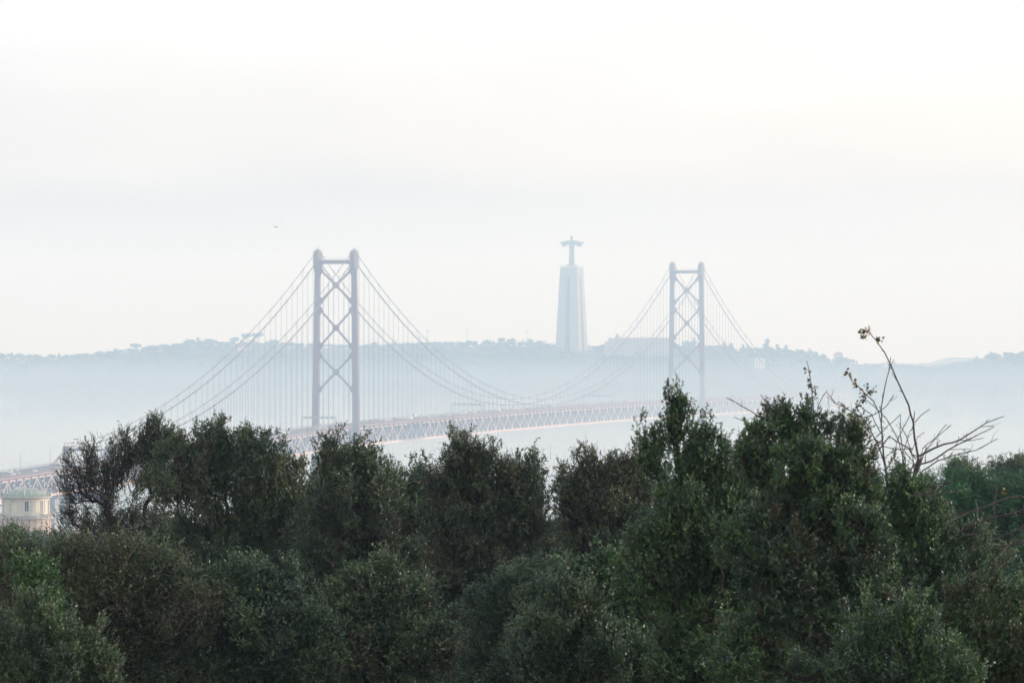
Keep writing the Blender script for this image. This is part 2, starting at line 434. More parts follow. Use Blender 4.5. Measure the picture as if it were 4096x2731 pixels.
for s in (-11.62, 11.62):
    rl = MB()
    for i in range(len(ST) - 1):
        a, b2 = ST[i], ST[i + 1]; za, zb = zt(a), zt(b2)
        rl.bar((a, s, za + 1.6), (b2, s, zb + 1.6), 0.35, 1.05)          # fascia girder
        rl.bar((a, s, za + 3.15), (b2, s, zb + 3.15), 0.16, 0.16)
        rl.bar((a, s, za + 2.6), (b2, s, zb + 2.6), 0.1, 0.1)
        for k in range(4):
            q = a + (b2 - a) * k / 4; zq = zt(q)
            rl.bar((q, s, zq + 2.0), (q, s, zq + 3.1), 0.14, 0.14, (1, 0, 0))
    rl.build('railing', M_rail, BR)
md = MB()
for i in range(len(ST) - 1):
    a, b2 = ST[i], ST[i + 1]
    md.bar((a, 0, zt(a) + 2.45), (b2, 0, zt(b2) + 2.45), 0.35, 0.6)
md.build('median_barrier', M_red, BR)

# towers
def tower(t0):
    tw = empty('tower', (t0, 0, 0), 0, BR)
    def sx(z): return 12.0 + (190 - z) / 190 * 2.6          # leg centre offset
    def wl(z): return 3.1 + (190 - z) / 190 * 1.5            # leg width across
    def dl(z): return 3.0 + (190 - z) / 190 * 2.2            # leg depth along bridge
    for sg in (-1, 1):
        lg = MB()
        zs = [8, 60, 120, 181]
        for a, b2 in zip(zs[:-1], zs[1:]):
            lg.bar((0, sg * sx(a), a), (0, sg * sx(b2), b2), dl(a), wl(a), (0, 1, 0), dl(b2), wl(b2))
        # thin corner flanges and panel joints
        for z in range(20, 180, 12):
            lg.box(-dl(z) / 2 - 0.07, dl(z) / 2 + 0.07, sg * sx(z) - wl(z) / 2 - 0.07, sg * sx(z) + wl(z) / 2 + 0.07, z, z + 0.25)
        lg.build('leg', M_red, tw)
        sd = MB(); c = sg * 12.1
        sd.box(-2.6, 2.6, c - 1.62, c + 1.62, 181.02, 190)
        for e_ in (-1, 1):                                            # saddle brackets fore and aft
            x0, x1 = sorted((e_ * 2.62, e_ * 5.0))
            sd.box(x0, x1, c - 1.5, c + 1.5, 181.5 if e_ < 0 else 180.6, 190.1)
            sd.face_verts([(e_*2.62, c-1.5, 177), (e_*2.62, c+1.5, 177), (e_*5.0, c+1.5, 181.4), (e_*5.0, c-1.5, 181.4), (e_*2.62, c-1.5, 181.4), (e_*2.62, c+1.5, 181.4)],
                          [(0,1,2,3), (0,3,4), (1,5,2), (4,3,2,5), (0,4,5,1)])
        sd.face_verts([(-3, c-1.3, 190.02), (3, c-1.3, 190.02), (3, c+1.3, 190.02), (-3, c+1.3, 190.02), (-2.0, c-1.2, 191.0), (2.0, c-1.2, 191.0), (2.0, c+1.2, 191.0), (-2.0, c+1.2, 191.0)],
                      [(0,3,2,1),(4,5,6,7),(0,1,5,4),(1,2,6,5),(2,3,7,6),(3,0,4,7)])
        for x, y, h in ((-1.2, -0.8, 1.4), (1.2, -0.8, 1.4), (-1.2, 0.8, 1.4), (1.2, 0.8, 1.4), (0, 0, 2.6)):
            sd.bar((x, c + y, 191.0), (x, c + y, 191.0 + h), 0.16, 0.16, (1, 0, 0))
        for x in (-4.9, 4.9):
            for y in (-1.4, 1.4): sd.bar((x, c + y, 190.1), (x, c + y, 191.3), 0.12, 0.12, (1, 0, 0))
            sd.bar((x, c - 1.4, 191.3), (x, c + 1.4, 191.3), 0.12, 0.12)
        sd.build('saddle', M_red, tw)
    pb = MB()
    pb.box(-1.5, 1.5, -10.2, 10.2, 182.3, 184.8)
    for sg in (-1, 1):
        pb.face_verts([(-1.3, sg*10.2, 182.28), (1.3, sg*10.2, 182.28), (1.3, sg*8.6, 182.28), (-1.3, sg*8.6, 182.28), (1.3, sg*10.2, 180.6), (-1.3, sg*10.2, 180.6)],
                      [(0,1,2,3), (0,5,4,1), (2,4,5,3), (0,3,5), (1,4,2)])
    for y in np.linspace(-9.8, 9.8, 14): pb.bar((-1.4, y, 184.8), (-1.4, y, 186.0), 0.09, 0.09, (1, 0, 0))
    pb.bar((-1.4, -9.8, 186.0), (-1.4, 9.8, 186.0), 0.12, 0.12)
    pb.build('portal_beam', M_red, tw)
    nodes = [181.2, 155.8, 126.9, 99.5]
    for za, zb in zip(nodes[:-1], nodes[1:]):
        cb = MB()
        xa, xb = sx(za) - wl(za) / 2 + 0.1, sx(zb) - wl(zb) / 2 + 0.1
        e_ = 2.3
        zc = (za * xb + zb * xa) / (xa + xb)
        cb.bar((0, -xa, za - e_), (0, xb, zb + e_), 1.15, 1.3, (1, 0, 0))
        cb.bar((0.1, xa, za - e_), (0.1, -xb, zb + e_), 1.15, 1.3, (1, 0, 0))
        # octagonal gusset at the crossing and curved gussets at the legs
        g = [(1.2, 2.4), (2.4, 1.2), (2.4, -1.2), (1.2, -2.4), (-1.2, -2.4), (-2.4, -1.2), (-2.4, 1.2), (-1.2, 2.4)]
        g = [(y * 0.85, z * 0.85) for y, z in g]
        cb.face_verts([(-1.0, y, zc + z) for y, z in g] + [(1.0, y, zc + z) for y, z in g],
                      [tuple(range(8)), tuple(range(15, 7, -1))] + [(i, 8 + i, 8 + (i + 1) % 8, (i + 1) % 8) for i in range(8)])
        for (zz, xx, dz) in ((za, xa, -1), (zb, xb, 1)):
            for sg in (-1, 1):
                pts = [(sg * (xx + 0.3), zz), (sg * (xx - 0.5), zz + dz * 0.3), (sg * (xx - 1.6), zz + dz * 1.7), (sg * (xx - 2.5), zz + dz * 3.4), (sg * (xx - 1.2), zz + dz * 4.6), (sg * (xx - 0.3), zz + dz * 6.4), (sg * (xx + 0.3), zz + dz * 6.9)]
                n_ = len(pts)
                cb.face_verts([(-0.62, y, z) for y, z in pts] + [(0.62, y, z) for y, z in pts],
                              [tuple(range(n_)), tuple(range(2*n_-1, n_-1, -1))] + [(i, n_+i, n_+(i+1)%n_, (i+1)%n_) for i in range(n_)])
        cb.build('cross_brace', M_red, tw)
    lb = MB(); lb.box(-1.6, 1.6, -11.2, 11.2, 58, 61.5)
    x0, x1 = sx(58) - 2, sx(14) - 2
    lb.bar((0, -x0, 57.5), (0, x1, 14), 1.5, 1.6, (1, 0, 0)); lb.bar((0.1, x0, 57.5), (0.1, -x1, 14), 1.5, 1.6, (1, 0, 0))
    lb.build('lower_brace', M_red, tw)
    pr = MB(); pr.box(-12, 12, -21, 21, -4, 8); pr.build('tower_pier', M_conc, tw)
    return tw
tower(0.0); tower(1013.0)

# cables
CS = 11.9
def para(u, za, zb, sag): return za + (zb - za) * u - 4 * sag * u * (1 - u)
def zlow(t):
    if t < -483: return para(1, 185, 76, 0) + (t + 483) * 0.33
    if t < 0: return para(-t / 483, 185, 76, 23)
    if t <= 1013: u = t / 1013; return 83.5 + 101.5 * (2 * u - 1) ** 2
    if t < 1496: return para((t - 1013) / 483, 185, 76, 23)
    return 76 - (t - 1496) * 0.33
def zup(t):
    if t < -483: return 77 + (t + 483) * 0.33
    if t < 0: return para(-t / 483, 191.6, 77.2, 21.5)
    if t <= 1013: u = t / 1013; return 88 + 103.6 * (2 * u - 1) ** 2
    if t < 1496: return para((t - 1013) / 483, 191.6, 77.2, 21.5)
    return 77 - (t - 1496) * 0.33
ts = [T0 + 180] + list(np.linspace(-483, 0, 36)) + list(np.linspace(0, 1013, 90))[1:] + list(np.linspace(1013, 1496, 36))[1:] + [1560]
for s in (-CS, CS):
    for fz, r in ((zlow, 0.35), (zup, 0.22)):
        mb = MB(); mb.tube([(t_, s, fz(t_)) for t_ in ts], r, 6)
        mb.build('main_cable', M_red, BR)
# hangers: pairs of ropes hung alternately from the lower and the upper cable, with a clamp on the cable
hang = []
for s in (-CS, CS):
    k = 0; t_ = -483 + 11.5
    while t_ < 1490:
        if min(abs(t_), abs(t_ - 1013)) > 6:
            fz = zlow if k % 2 else zup
            zc, zd = fz(t_), zt(t_) + 1.0
            if zc - zd > 3: hang.append((zc - zd, t_, s, zc, zd, k % 2))
        t_ += 11.513; k += 1
near = sorted(hang, key=lambda h: -h[0] * (1.0 / (1 + 0.00028 * h[1])))
def hanger(mb, h):
    L_, t_, s, zc, zd, low = h
    R_ = 0.35 if low else 0.22
    for dt in (-0.75, 0.75):
        mb.bar((t_ + dt, s, zd), (t_ + dt, s, zc), 0.09, 0.09, (1, 0, 0))
    mb.box(t_ - 0.85, t_ + 0.85, s - R_ - 0.02, s + R_ + 0.02, zc - R_ - 0.18, zc + R_ + 0.1)
    mb.bar((t_ - 0.8, s, zc + R_), (t_ - 0.8, s, zc + R_ + 1.1), 0.12, 0.12, (1, 0, 0))
for h in near[:100]:
    mb = MB(); hanger(mb, h); mb.build('hanger', M_wire, BR)
mb = MB()
for h in near[100:]: hanger(mb, h)
o = mb.build('hanger', M_wire, BR); tag(o, kind='stuff')

# end bents (red frame where the cables come down) and concrete viaduct piers
for tb in (-483.0, 1496.0):
    mb = MB()
    for sg in (-1, 1):
        mb.box(tb - 2.3, tb + 2.3, sg * 12.2 - 1.5, sg * 12.2 + 1.5, 52, 77.2)
        mb.box(tb - 3.2, tb + 3.2, sg * 12.2 - 0.9, sg * 12.2 + 0.9, 77.2, 78.3)
        for x in (-3, 3): mb.bar((tb + x, sg * 12.2, 78.3), (tb + x, sg * 12.2, 79.6), 0.15, 0.15, (1, 0, 0))
    mb.box(tb - 0.7, tb + 0.7, -10.7, 10.7, 75.6, 76.9)
    mb.build('cable_bent', M_red, BR)
    gz = 20
    mb = MB()
    for sg in (-1, 1): mb.box(tb - 3.5, tb + 3.5, sg * 11.5 - 3, sg * 11.5 + 3, -6, 52)
    mb.box(tb - 3, tb + 3, -8.5, 8.5, 48, zt(tb) - DEPTH - 0.8)
    mb.build('pier', M_conc, BR)
for tb in (-560, -632, -704, 1560, 1640):
    mb = MB(); zz = zt(tb) - DEPTH - 0.65
    mb.box(tb - 2, tb + 2, -9, -6, -6, zz - 2); mb.box(tb - 2, tb + 2, 6, 9, -6, zz - 2)
    mb.box(tb - 2.4, tb + 2.4, -11.2, 11.2, zz - 2, zz - 0.05)
    mb.build('pier', M_conc, BR)

# ------------------------------------------------------------------ traffic, lamps and gantries on the bridge
BO = Vector((-112.3, 3439.0, 0)); BN = Vector((-BD.y, BD.x, 0)); BA = math.atan2(BD.y, BD.x)
def bw(t, s, z): return BO + Vector((BD.x, BD.y, 0)) * t + BN * s + Vector((0, 0, z))
def paint(name, c): return mat(name, c, 0.25, spec=0.6, col2=tuple(x * 0.9 for x in c), scale=0.6)
CARP = {'white': paint('white_car_paint', (0.75, 0.75, 0.75)), 'silver': paint('silver_car_paint', (0.42, 0.44, 0.46)),
        'dark': paint('dark_car_paint', (0.035, 0.04, 0.05)), 'red': paint('red_car_paint', (0.30, 0.03, 0.03))}
def car_proto(colour):
    r = empty('car')
    b = MB(); w = 0.88
    prof = [(-2.15, 0.35), (-2.15, 0.85), (-1.95, 1.0), (-1.5, 1.05), (-1.15, 1.42), (0.35, 1.46), (1.0, 1.02), (1.85, 0.88), (2.15, 0.7), (2.15, 0.35)]
    n_ = len(prof)
    def wy(z): return w if z < 1.03 else w - 0.17
    b.face_verts([(x, -wy(z), z) for x, z in prof] + [(x, wy(z), z) for x, z in prof],
                 [tuple(range(n_)), tuple(range(2*n_-1, n_-1, -1))] + [(i, (i+1)%n_, n_+(i+1)%n_, n_+i) for i in range(n_)])
    b.build('body', CARP[colour], r)
    g = MB()
    g.face_verts([(-1.52, -0.68, 1.08), (-1.52, 0.68, 1.08), (-1.2, 0.62, 1.41), (-1.2, -0.62, 1.41)], [(0,1,2,3)])
    g.face_verts([(1.0, -0.7, 1.06), (1.0, 0.7, 1.06), (0.41, 0.62, 1.46), (0.41, -0.62, 1.46)], [(0,3,2,1)])
    for sg in (-1, 1): g.face_verts([(-1.3, sg*0.885, 1.0), (0.9, sg*0.885, 1.0), (0.3, sg*0.735, 1.4), (-1.05, sg*0.735, 1.4)], [(0,1,2,3)])
    g.build('window', M_glass, r)
    for x in (-1.35, 1.35):
        for sg in (-1, 1):
            wv = MB(); wv.tube([(x, sg*0.70, 0.33), (x, sg*0.91, 0.33)], 0.33, 10); wv.build('wheel', M_tyre, r)
    return r
def van_proto():
    r = empty('van'); b = MB()
    prof = [(-2.9, 0.4), (-2.9, 2.5), (1.6, 2.55), (2.35, 1.45), (2.95, 1.15), (2.95, 0.4)]; n_ = len(prof)
    b.face_verts([(x, -1.0, z) for x, z in prof] + [(x, 1.0, z) for x, z in prof],
                 [tuple(range(n_)), tuple(range(2*n_-1, n_-1, -1))] + [(i, (i+1)%n_, n_+(i+1)%n_, n_+i) for i in range(n_)])
    b.build('body', CARP['white'], r)
    g = MB(); g.face_verts([(2.3, -0.9, 1.56), (2.3, 0.9, 1.56), (1.72, 0.85, 2.42), (1.72, -0.85, 2.42)], [(0,3,2,1)]); g.build('windscreen', M_glass, r)
    for x in (-1.9, 1.9):
        for sg in (-1, 1):
            wv = MB(); wv.tube([(x, sg*0.8, 0.38), (x, sg*1.03, 0.38)], 0.38, 10); wv.build('wheel', M_tyre, r)
    return r
PROTO = {c: car_proto(c) for c in CARP}; PROTO['van'] = van_proto()
used = set()
def place_car(kind, t_, s, label, group=None):
    o = PROTO[kind] if kind not in used else copy_tree(PROTO[kind]); used.add(kind)
    o.location = bw(t_, s, zt(t_) + 2.16); o.rotation_euler = (0, 0, BA + (math.pi if s > 0 else 0))
    tag(o, label, 'van' if kind == 'van' else 'car')
    if group: o['group'] = group
    return o
# individually readable cars left of the anchor frame
LEFTC = [(-650, -6.5, 'white', 'white car nearest the left edge of the photo on the bridge deck'),
         (-640, -3.2, 'dark', 'dark car beside the white car at the left end of the bridge'),
         (-622, -7.0, 'white', 'white car behind the left edge car on the near lane'),
         (-606, -4.0, 'silver', 'silver car above the left side of the pale rotunda roof'),
         (-598, 3.4, 'white', 'white car on the far lanes just left of the second lamp post'),
         (-585, -6.0, 'white', 'bright white car on the near lane above the rotunda'),
         (-580, 6.9, 'silver', 'silver car on the far lanes above the rotunda'),
         (-574, -3.4, 'dark', 'dark car following the bright white car above the rotunda'),
         (-548, -6.6, 'silver', 'silver car alone on the near lane right of the rotunda'),
         (-524, -3.4, 'dark', 'dark car approaching the left red cable frame on the near lanes'),
         (-519, -6.8, 'white', 'white car beside the dark car before the left red cable frame'),
         (-514, 4.0, 'white', 'white car on the far lanes before the left red cable frame'),
         (-503, -3.6, 'silver', 'silver car closest to the left red cable frame'),
         (-497, 6.6, 'dark', 'dark car on the outer far lane by the left red cable frame')]
for t_, s, k, lb_ in LEFTC: place_car(k, t_, s, lb_)
SECT = [(-478, -320, 16, 'between the left cable frame and the trees', 'cars just past the left cable frame'),
        (-150, -10, 13, 'just left of the first tower', 'cars left of the first tower'),
        (10, 330, 30, 'just right of the first tower', 'cars right of the first tower'),
        (335, 660, 30, 'midway between the towers', 'cars at mid span'),
        (665, 1005, 26, 'approaching the far tower', 'cars near the far tower'),
        (1020, 1480, 26, 'beyond the far tower', 'cars beyond the far tower')]
rc = random.Random(5)
for a, b2, n_, where, grp in SECT:
    occ = []
    while len(occ) < n_:
        t_ = rc.uniform(a, b2); s = rc.choice((-8.6, -5.4, -2.2, 2.2, 5.4, 8.6))
        if any(abs(t_ - x) < 7 and s == y for x, y in occ): continue
        occ.append((t_, s))
        k = rc.choices(('white', 'silver', 'dark', 'red', 'van'), (50, 24, 12, 4, 8))[0]
        nm = 'van' if k == 'van' else 'car'
        ln_ = {-8.6: 'outer near lane', -5.4: 'middle near lane', -2.2: 'inner near lane', 2.2: 'inner far lane', 5.4: 'middle far lane', 8.6: 'outer far lane'}[s]
        place_car(k, t_, s, ('tiny white van ' if k == 'van' else 'tiny %s car ' % k) + 'in the ' + ln_ + ' ' + where, grp + ', ' + k + ', ' + ln_)

def lamp_post():
    r = empty('street_lamp')
    p = MB(); p.tube([(0, 0, 0), (0, 0, 5), (0, 0, 8.6), (0, 0.5, 9.6), (0, 2.9, 10.9)], [0.14, 0.11, 0.09, 0.08, 0.06], 6); p.build('pole', M_grey, r)
    h = MB(); h.box(-0.18, 0.18, 2.7, 3.6, 10.83, 11.03); h.build('lamp_head', M_grey, r)
    return r
lp = lamp_post()
LAMPS = [(-608, 11.3, 'street lamp at the left edge standing on the far side of the bridge'),
         (-560, 11.3, 'street lamp second from the left above the rotunda roof'),
         (-512, 11.3, 'street lamp just left of the red cable frame')]
for i, (t_, s, lb_) in enumerate(LAMPS):
    o = lp if i == 0 else copy_tree(lp)
    o.location = bw(t_, s, zt(t_) + 2.16); o.rotation_euler = (0, 0, BA + math.pi)
    tag(o, lb_, 'street lamp', 'street lamps on the bridge')

def gantry(t_, label):
    r = empty('sign_gantry', bw(t_, 0, zt(t_) + 2.16), BA)
    f = MB()
    for s in (-11.2, 11.2): f.bar((0, s, 0), (0, s, 7.4), 0.4, 0.4, (1, 0, 0))
    f.bar((0, -11.2, 7.2), (0, 11.2, 7.2), 0.35, 0.4); f.bar((0, -11.2, 6.4), (0, 11.2, 6.4), 0.3, 0.3)
    f.build('frame', M_grey, r)
    for s in (-8.6, -5.4, -2.2, 2.2, 5.4, 8.6):
        p = MB(); p.box(-0.5, -0.2, s - 0.7, s + 0.7, 6.0, 7.5); p.build('lane_signal', M_grey, r)
    tag(r, label, 'gantry', 'lane signal gantries over the bridge deck')
gantry(-38, 'lane signal gantry crossing the deck at the foot of the first tower')
gantry(322, 'lane signal gantry over the deck right of the first tower below the cables')
gantry(700, 'lane signal gantry over the deck before the far tower')

# ------------------------------------------------------------------ pedestal and statue
DS = 5324.0
pc = at(2287, 1398, DS); PZ0 = 112.0; PZ1 = H - (1071 - HOR) / F * DS
PA = math.radians(-22.5)
ped = empty('monument_pedestal', (pc.x, DS, PZ0), -0.0)
tag(ped, 'tall tapering pale concrete pedestal with slotted arches under the hilltop statue', 'monument')
ped.rotation_euler = (0, 0, PA)
HP = PZ1 - PZ0
def sq(z): return (24.8 + (17.6 - 24.8) * z / HP) / 2
mb = MB()
ZA = HP - 11.5                       # springing of the arch
def slotw(z): return 3.0 - 1.35 * z / HP
core_in = 4.6
for sx_, sy_ in ((-1,-1),(1,-1),(1,1),(-1,1)):
    def ring(z):
        h_ = sq(z); w_ = slotw(z)
        pts = [(h_, h_), (w_, h_), (w_, w_), (h_, w_)]
        return [(sx_ * a, sy_ * b2, z) for a, b2 in pts]
    P = ring(-6) + ring(ZA)
    fc = [(0,1,5,4),(1,2,6,5),(2,3,7,6),(3,0,4,7),(0,3,2,1),(4,5,6,7)]
    if sx_ * sy_ < 0: fc = [f[::-1] for f in fc]
    mb.face_verts(P, fc)
mb.build('pillar', M_pedestal, ped)
core = MB(); c0, c1 = 9.6, 6.4
core.face_verts([(-c0,-c0,-6),(c0,-c0,-6),(c0,c0,-6),(-c0,c0,-6),(-c1,-c1,ZA+3),(c1,-c1,ZA+3),(c1,c1,ZA+3),(-c1,c1,ZA+3)],
                [(0,3,2,1),(4,5,6,7),(0,1,5,4),(1,2,6,5),(2,3,7,6),(3,0,4,7)])
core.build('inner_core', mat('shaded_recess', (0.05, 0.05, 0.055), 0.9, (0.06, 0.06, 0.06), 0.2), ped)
# crown block over the arches: half round arch heads
top = MB()
for k in range(4):
    ca, sa = math.cos(k * math.pi / 2), math.sin(k * math.pi / 2)
    def rot(x, y, z): return (x * ca - y * sa, x * sa + y * ca, z)
    w_ = slotw(ZA); arc = [(w_ * math.cos(a), ZA + 1.6 * w_ * math.sin(a)) for a in np.linspace(0, math.pi, 9)]
    pts = [(sq(ZA), ZA)] + arc + [(-sq(ZA), ZA), (-sq(HP), HP), (sq(HP), HP)]
    n_ = len(pts)
    def yo(z): return -sq(z)
    front = [rot(x, yo(z), z) for x, z in pts]; back = [rot(x * 0.72 if abs(x) > w_ + .01 else x, yo(z) + 2.8, z) for x, z in pts]
    top.face_verts(front + back, [tuple(range(n_))[::-1], tuple(range(n_, 2*n_))] + [(i, (i+1)%n_, n_+(i+1)%n_, n_+i) for i in range(n_)])
top.face_verts([(-sq(HP),-sq(HP),HP+.02),(sq(HP),-sq(HP),HP+.02),(sq(HP),sq(HP),HP+.02),(-sq(HP),sq(HP),HP+.02)], [(0,1,2,3)])
top.build('crown_block', M_pedestal, ped)
tr = MB(); q = sq(HP) + 0.5
tr.box(-q, q, -q, q, HP + 0.05, HP + 1.0)
for k in range(14):
    x = -q + 0.3 + k * (2 * q - 0.6) / 13
    for y in (-q + 0.2, q - 0.2):
        tr.bar((x, y, HP + 1), (x, y, HP + 2.4), 0.18, 0.18, (1, 0, 0)); tr.bar((y, x, HP + 1), (y, x, HP + 2.4), 0.18, 0.18, (1, 0, 0))
for y in (-q + 0.2, q - 0.2):
    tr.bar((-q, y, HP + 2.45), (q, y, HP + 2.45), 0.2, 0.2); tr.bar((y, -q, HP + 2.45), (y, q, HP + 2.45), 0.2, 0.2)
tr.build('terrace', M_wallw, ped)
pb = MB()
pb.box(-4.2, 4.2, -4.2, 4.2, HP + 1.01, HP + 3.1); pb.build('statue_base', M_stone, ped)

# robed figure with arms stretched out, one closed body
st = MB()
SZ = 28.4
def ringpts(cx, cy, cz, rx, ry, k=20, tilt=0, fold=0.0, nf=9, ph=0):
    return [(cx + rx * math.cos(a) * (1 + fold * math.cos(nf * a + ph)), cy + ry * math.sin(a) * (1 + fold * math.cos(nf * a + ph)), cz + tilt * math.cos(a)) for a in [2 * math.pi * j / k for j in range(k)]]
def loft(mb_, rings):
    k = len(rings[0]); pts = [p for r_ in rings for p in r_]
    fs = []
    for i in range(len(rings) - 1):
        for j in range(k): fs.append((i*k+j, i*k+(j+1)%k, (i+1)*k+(j+1)%k, (i+1)*k+j))
    fs.append(tuple(range(k))[::-1]); fs.append(tuple((len(rings)-1)*k + j for j in range(k)))
    mb_.face_verts(pts, fs)
body = [(0, 2.95, 2.5), (1.5, 2.8, 2.4), (6, 2.6, 2.1), (12, 2.45, 1.9), (16, 2.45, 1.85), (18.5, 2.6, 1.9), (20.5, 3.0, 2.0), (22.3, 3.3, 1.9), (23.3, 2.8, 1.7), (24.2, 1.6, 1.35), (24.7, 1.0, 1.0), (25.2, 0.9, 0.95)]
loft(st, [ringpts(0, 0, z, rx, ry, 36, fold=0.055 if z < 19 else 0.02, nf=11, ph=z * 0.05) for z, rx, ry in body])
head = [(24.9, 0.75, 0.8), (25.4, 1.0, 1.1), (26.2, 1.2, 1.35), (27.0, 1.25, 1.4), (27.8, 1.1, 1.2), (28.3, 0.7, 0.8), (28.5, 0.2, 0.2)]
loft(st, [ringpts(0, 0.1 if z > 27 else -0.15, z, rx, ry, 16) for z, rx, ry in head])
# hair falling at the back, beard and nose
loft(st, [ringpts(0, 0.75, z, r_, 0.7, 12) for z, r_ in ((24.0, 1.0), (25.2, 1.35), (26.6, 1.35), (27.6, 1.0))])
loft(st, [ringpts(0, -1.15, z, r_, 0.4, 8) for z, r_ in ((24.9, 0.25), (25.4, 0.5), (25.9, 0.6))])
loft(st, [ringpts(0, -1.5, z, 0.18, 0.25, 6) for z in (26.3, 26.9)])
for sg in (-1, 1):
    rings = []
    #  x, z centre, half height, half depth  (shoulder -> sleeve end)
    for x, zc, hz_, hy_ in ((1.6, 22.0, 2.3, 1.6), (3.4, 21.7, 2.3, 1.5), (5.2, 21.1, 2.5, 1.4), (7.0, 20.5, 2.6, 1.3), (8.6, 20.2, 2.6, 1.25), (9.9, 20.3, 2.3, 1.2)):
        rings.append([(sg * x + sg * 0.35 * math.cos(a) * (x > 9), hy_ * math.sin(a), zc + hz_ * math.cos(a)) for a in [2 * math.pi * j / 14 for j in range(14)]])
    loft(st, rings)
    # forearm and hand
    rings = []
    for x, zc, r1, r2 in ((8.6, 21.55, 0.95, 0.85), (10.2, 21.5, 0.85, 0.8), (11.0, 21.45, 0.75, 0.75), (11.7, 21.4, 0.65, 0.95)):
        rings.append([(sg * x, r2 * math.sin(a), zc + r1 * math.cos(a)) for a in [2 * math.pi * j / 10 for j in range(10)]])
    loft(st, rings)
    for f_, (dy, ln) in enumerate(((-0.62, 1.2), (-0.22, 1.45), (0.2, 1.4), (0.58, 1.1))):
        st.tube([(sg * 11.4, dy, 21.4), (sg * (11.5 + ln * 0.6), dy * 1.05, 21.36), (sg * (11.5 + ln), dy * 1.1, 21.25)], [0.36, 0.32, 0.22], 6)
    st.tube([(sg * 11.0, -0.45, 21.5), (sg * 11.4, -1.0, 21.65), (sg * 11.9, -1.3, 21.75)], [0.26, 0.2, 0.14], 6)
so_ = st.build('statue', M_stone, None, (pc.x, DS, PZ1 + 3.05))
rm = so_.modifiers.new('remesh', 'REMESH'); rm.mode = 'VOXEL'; rm.voxel_size = 0.16; rm.use_smooth_shade = True
so_.rotation_euler = (0, 0, math.radians(8))
tag(so_, 'giant robed stone statue with outstretched arms standing on the tall pedestal', 'statue')

# ------------------------------------------------------------------ buildings on the far hill
def house(px0, px1, py_top, py_bot, d, label, depth=12, wall=None, roof='gable', win=0, name='house', group=None):
    a, b2 = at(px0, py_bot, d), at(px1, py_top, d)
    r = empty(name, (0.5 * (a.x + b2.x), d, a.z))
    w = abs(b2.x - a.x) / 2; h = b2.z - a.z
    wl = MB(); hw = h * (0.68 if roof == 'gable' else 1.0)
    wl.box(-w, w, 0, depth, -8, hw); wl.build('wall', wall or M_wallw, r)
    if roof == 'gable':
        rf = MB()
        rf.face_verts([(-w-.4, -.4, hw), (w+.4, -.4, hw), (w+.4, depth+.4, hw), (-w-.4, depth+.4, hw), (-w*.6, depth/2, h), (w*.6, depth/2, h)],
                      [(0,1,5,4), (1,2,5), (2,3,4,5), (3,0,4), (0,3,2,1)]); rf.build('roof', M_roof, r)
    else:
        rf = MB(); rf.box(-w-.2, w+.2, -.2, depth+.2, hw + .01, hw + 0.5); rf.build('roof', M_grey, r)
    for k in range(win):
        x = -w + (k + 0.5) * 2 * w / win
        for j in range(max(1, int(hw // 4))):
            mbw = MB(); mbw.box(x - 0.5, x + 0.5, -0.06, 0.05, 1.2 + j * 3.6, 2.8 + j * 3.6); mbw.build('window', M_glass, r)
    tag(r, label, 'building', group)
    return r
# long seminary block with a pointed turret
d = 5290.0
bz = at(2420, 1400, d).z
sm = empty('seminary_building', (at(2420, 1400, d).x, d, bz))
k_ = d / F
def zz(py): return H - (py - HOR) * k_ - bz
def xx(px): return (px - 2420) * k_
wl = MB()
wl.box(xx(2420), xx(2434), 0, 22, -6, zz(1366)); wl.box(xx(2434)+.01, xx(2452), -1, 24, -6, zz(1358)); wl.box(xx(2452)+.01, xx(2478), -2.5, 26, -6, zz(1354))
wl.box(xx(2478)+.01, xx(2690), 0, 22, -6, zz(1356)); wl.build('wall', mat('shaded_plaster', (0.34, 0.33, 0.32), 0.9, (0.28, 0.28, 0.28), 0.1), sm)  # plaster darkened: the shade on the camera side is put into the wall colour
rf = MB()
rf.face_verts([(xx(2478), -.5, zz(1356)+.02), (xx(2692), -.5, zz(1356)+.02), (xx(2692), 22.5, zz(1356)+.02), (xx(2478), 22.5, zz(1356)+.02), (xx(2480), 5, zz(1350)), (xx(2688), 5, zz(1350)), (xx(2688), 17, zz(1350)), (xx(2480), 17, zz(1350))],
              [(0,3,2,1),(4,5,6,7),(0,1,5,4),(1,2,6,5),(2,3,7,6),(3,0,4,7)])
rf.face_verts([(xx(2433), -1.4, zz(1358)+.02), (xx(2453), -1.4, zz(1358)+.02), (xx(2453), 24.4, zz(1358)+.02), (xx(2433), 24.4, zz(1358)+.02), (xx(2438), 5, zz(1350)), (xx(2450), 5, zz(1350)), (xx(2450), 17, zz(1350)), (xx(2438), 17, zz(1350))],
              [(0,3,2,1),(4,5,6,7),(0,1,5,4),(1,2,6,5),(2,3,7,6),(3,0,4,7)])
rf.build('roof', M_roof, sm)
tu = MB(); tu.box(xx(2461), xx(2476), -3.5, 1, zz(1354)+.02, zz(1349)); tu.face_verts([(xx(2458), -4.2, zz(1349)+.02), (xx(2479), -4.2, zz(1349)+.02), (xx(2479), 1.6, zz(1349)+.02), (xx(2458), 1.6, zz(1349)+.02), (xx(2468.5), -1.3, zz(1331))], [(0,1,4),(1,2,4),(2,3,4),(3,0,4),(0,3,2,1)])
tu.build('turret', M_roof, sm)
for px in (2545, 2566, 2571, 2648): 
    c = MB(); c.box(xx(px), xx(px + 5), 8, 11, zz(1352), zz(1346.5)); c.build('chimney', M_wallw, sm)
for i in range(22):
    px = 2484 + i * 9.4
    for py in (1364, 1375, 1386):
        w = MB(); w.box(xx(px), xx(px + 2.6), -0.08, 0.05, zz(py + 4), zz(py)); w.build('window', M_glass, sm)
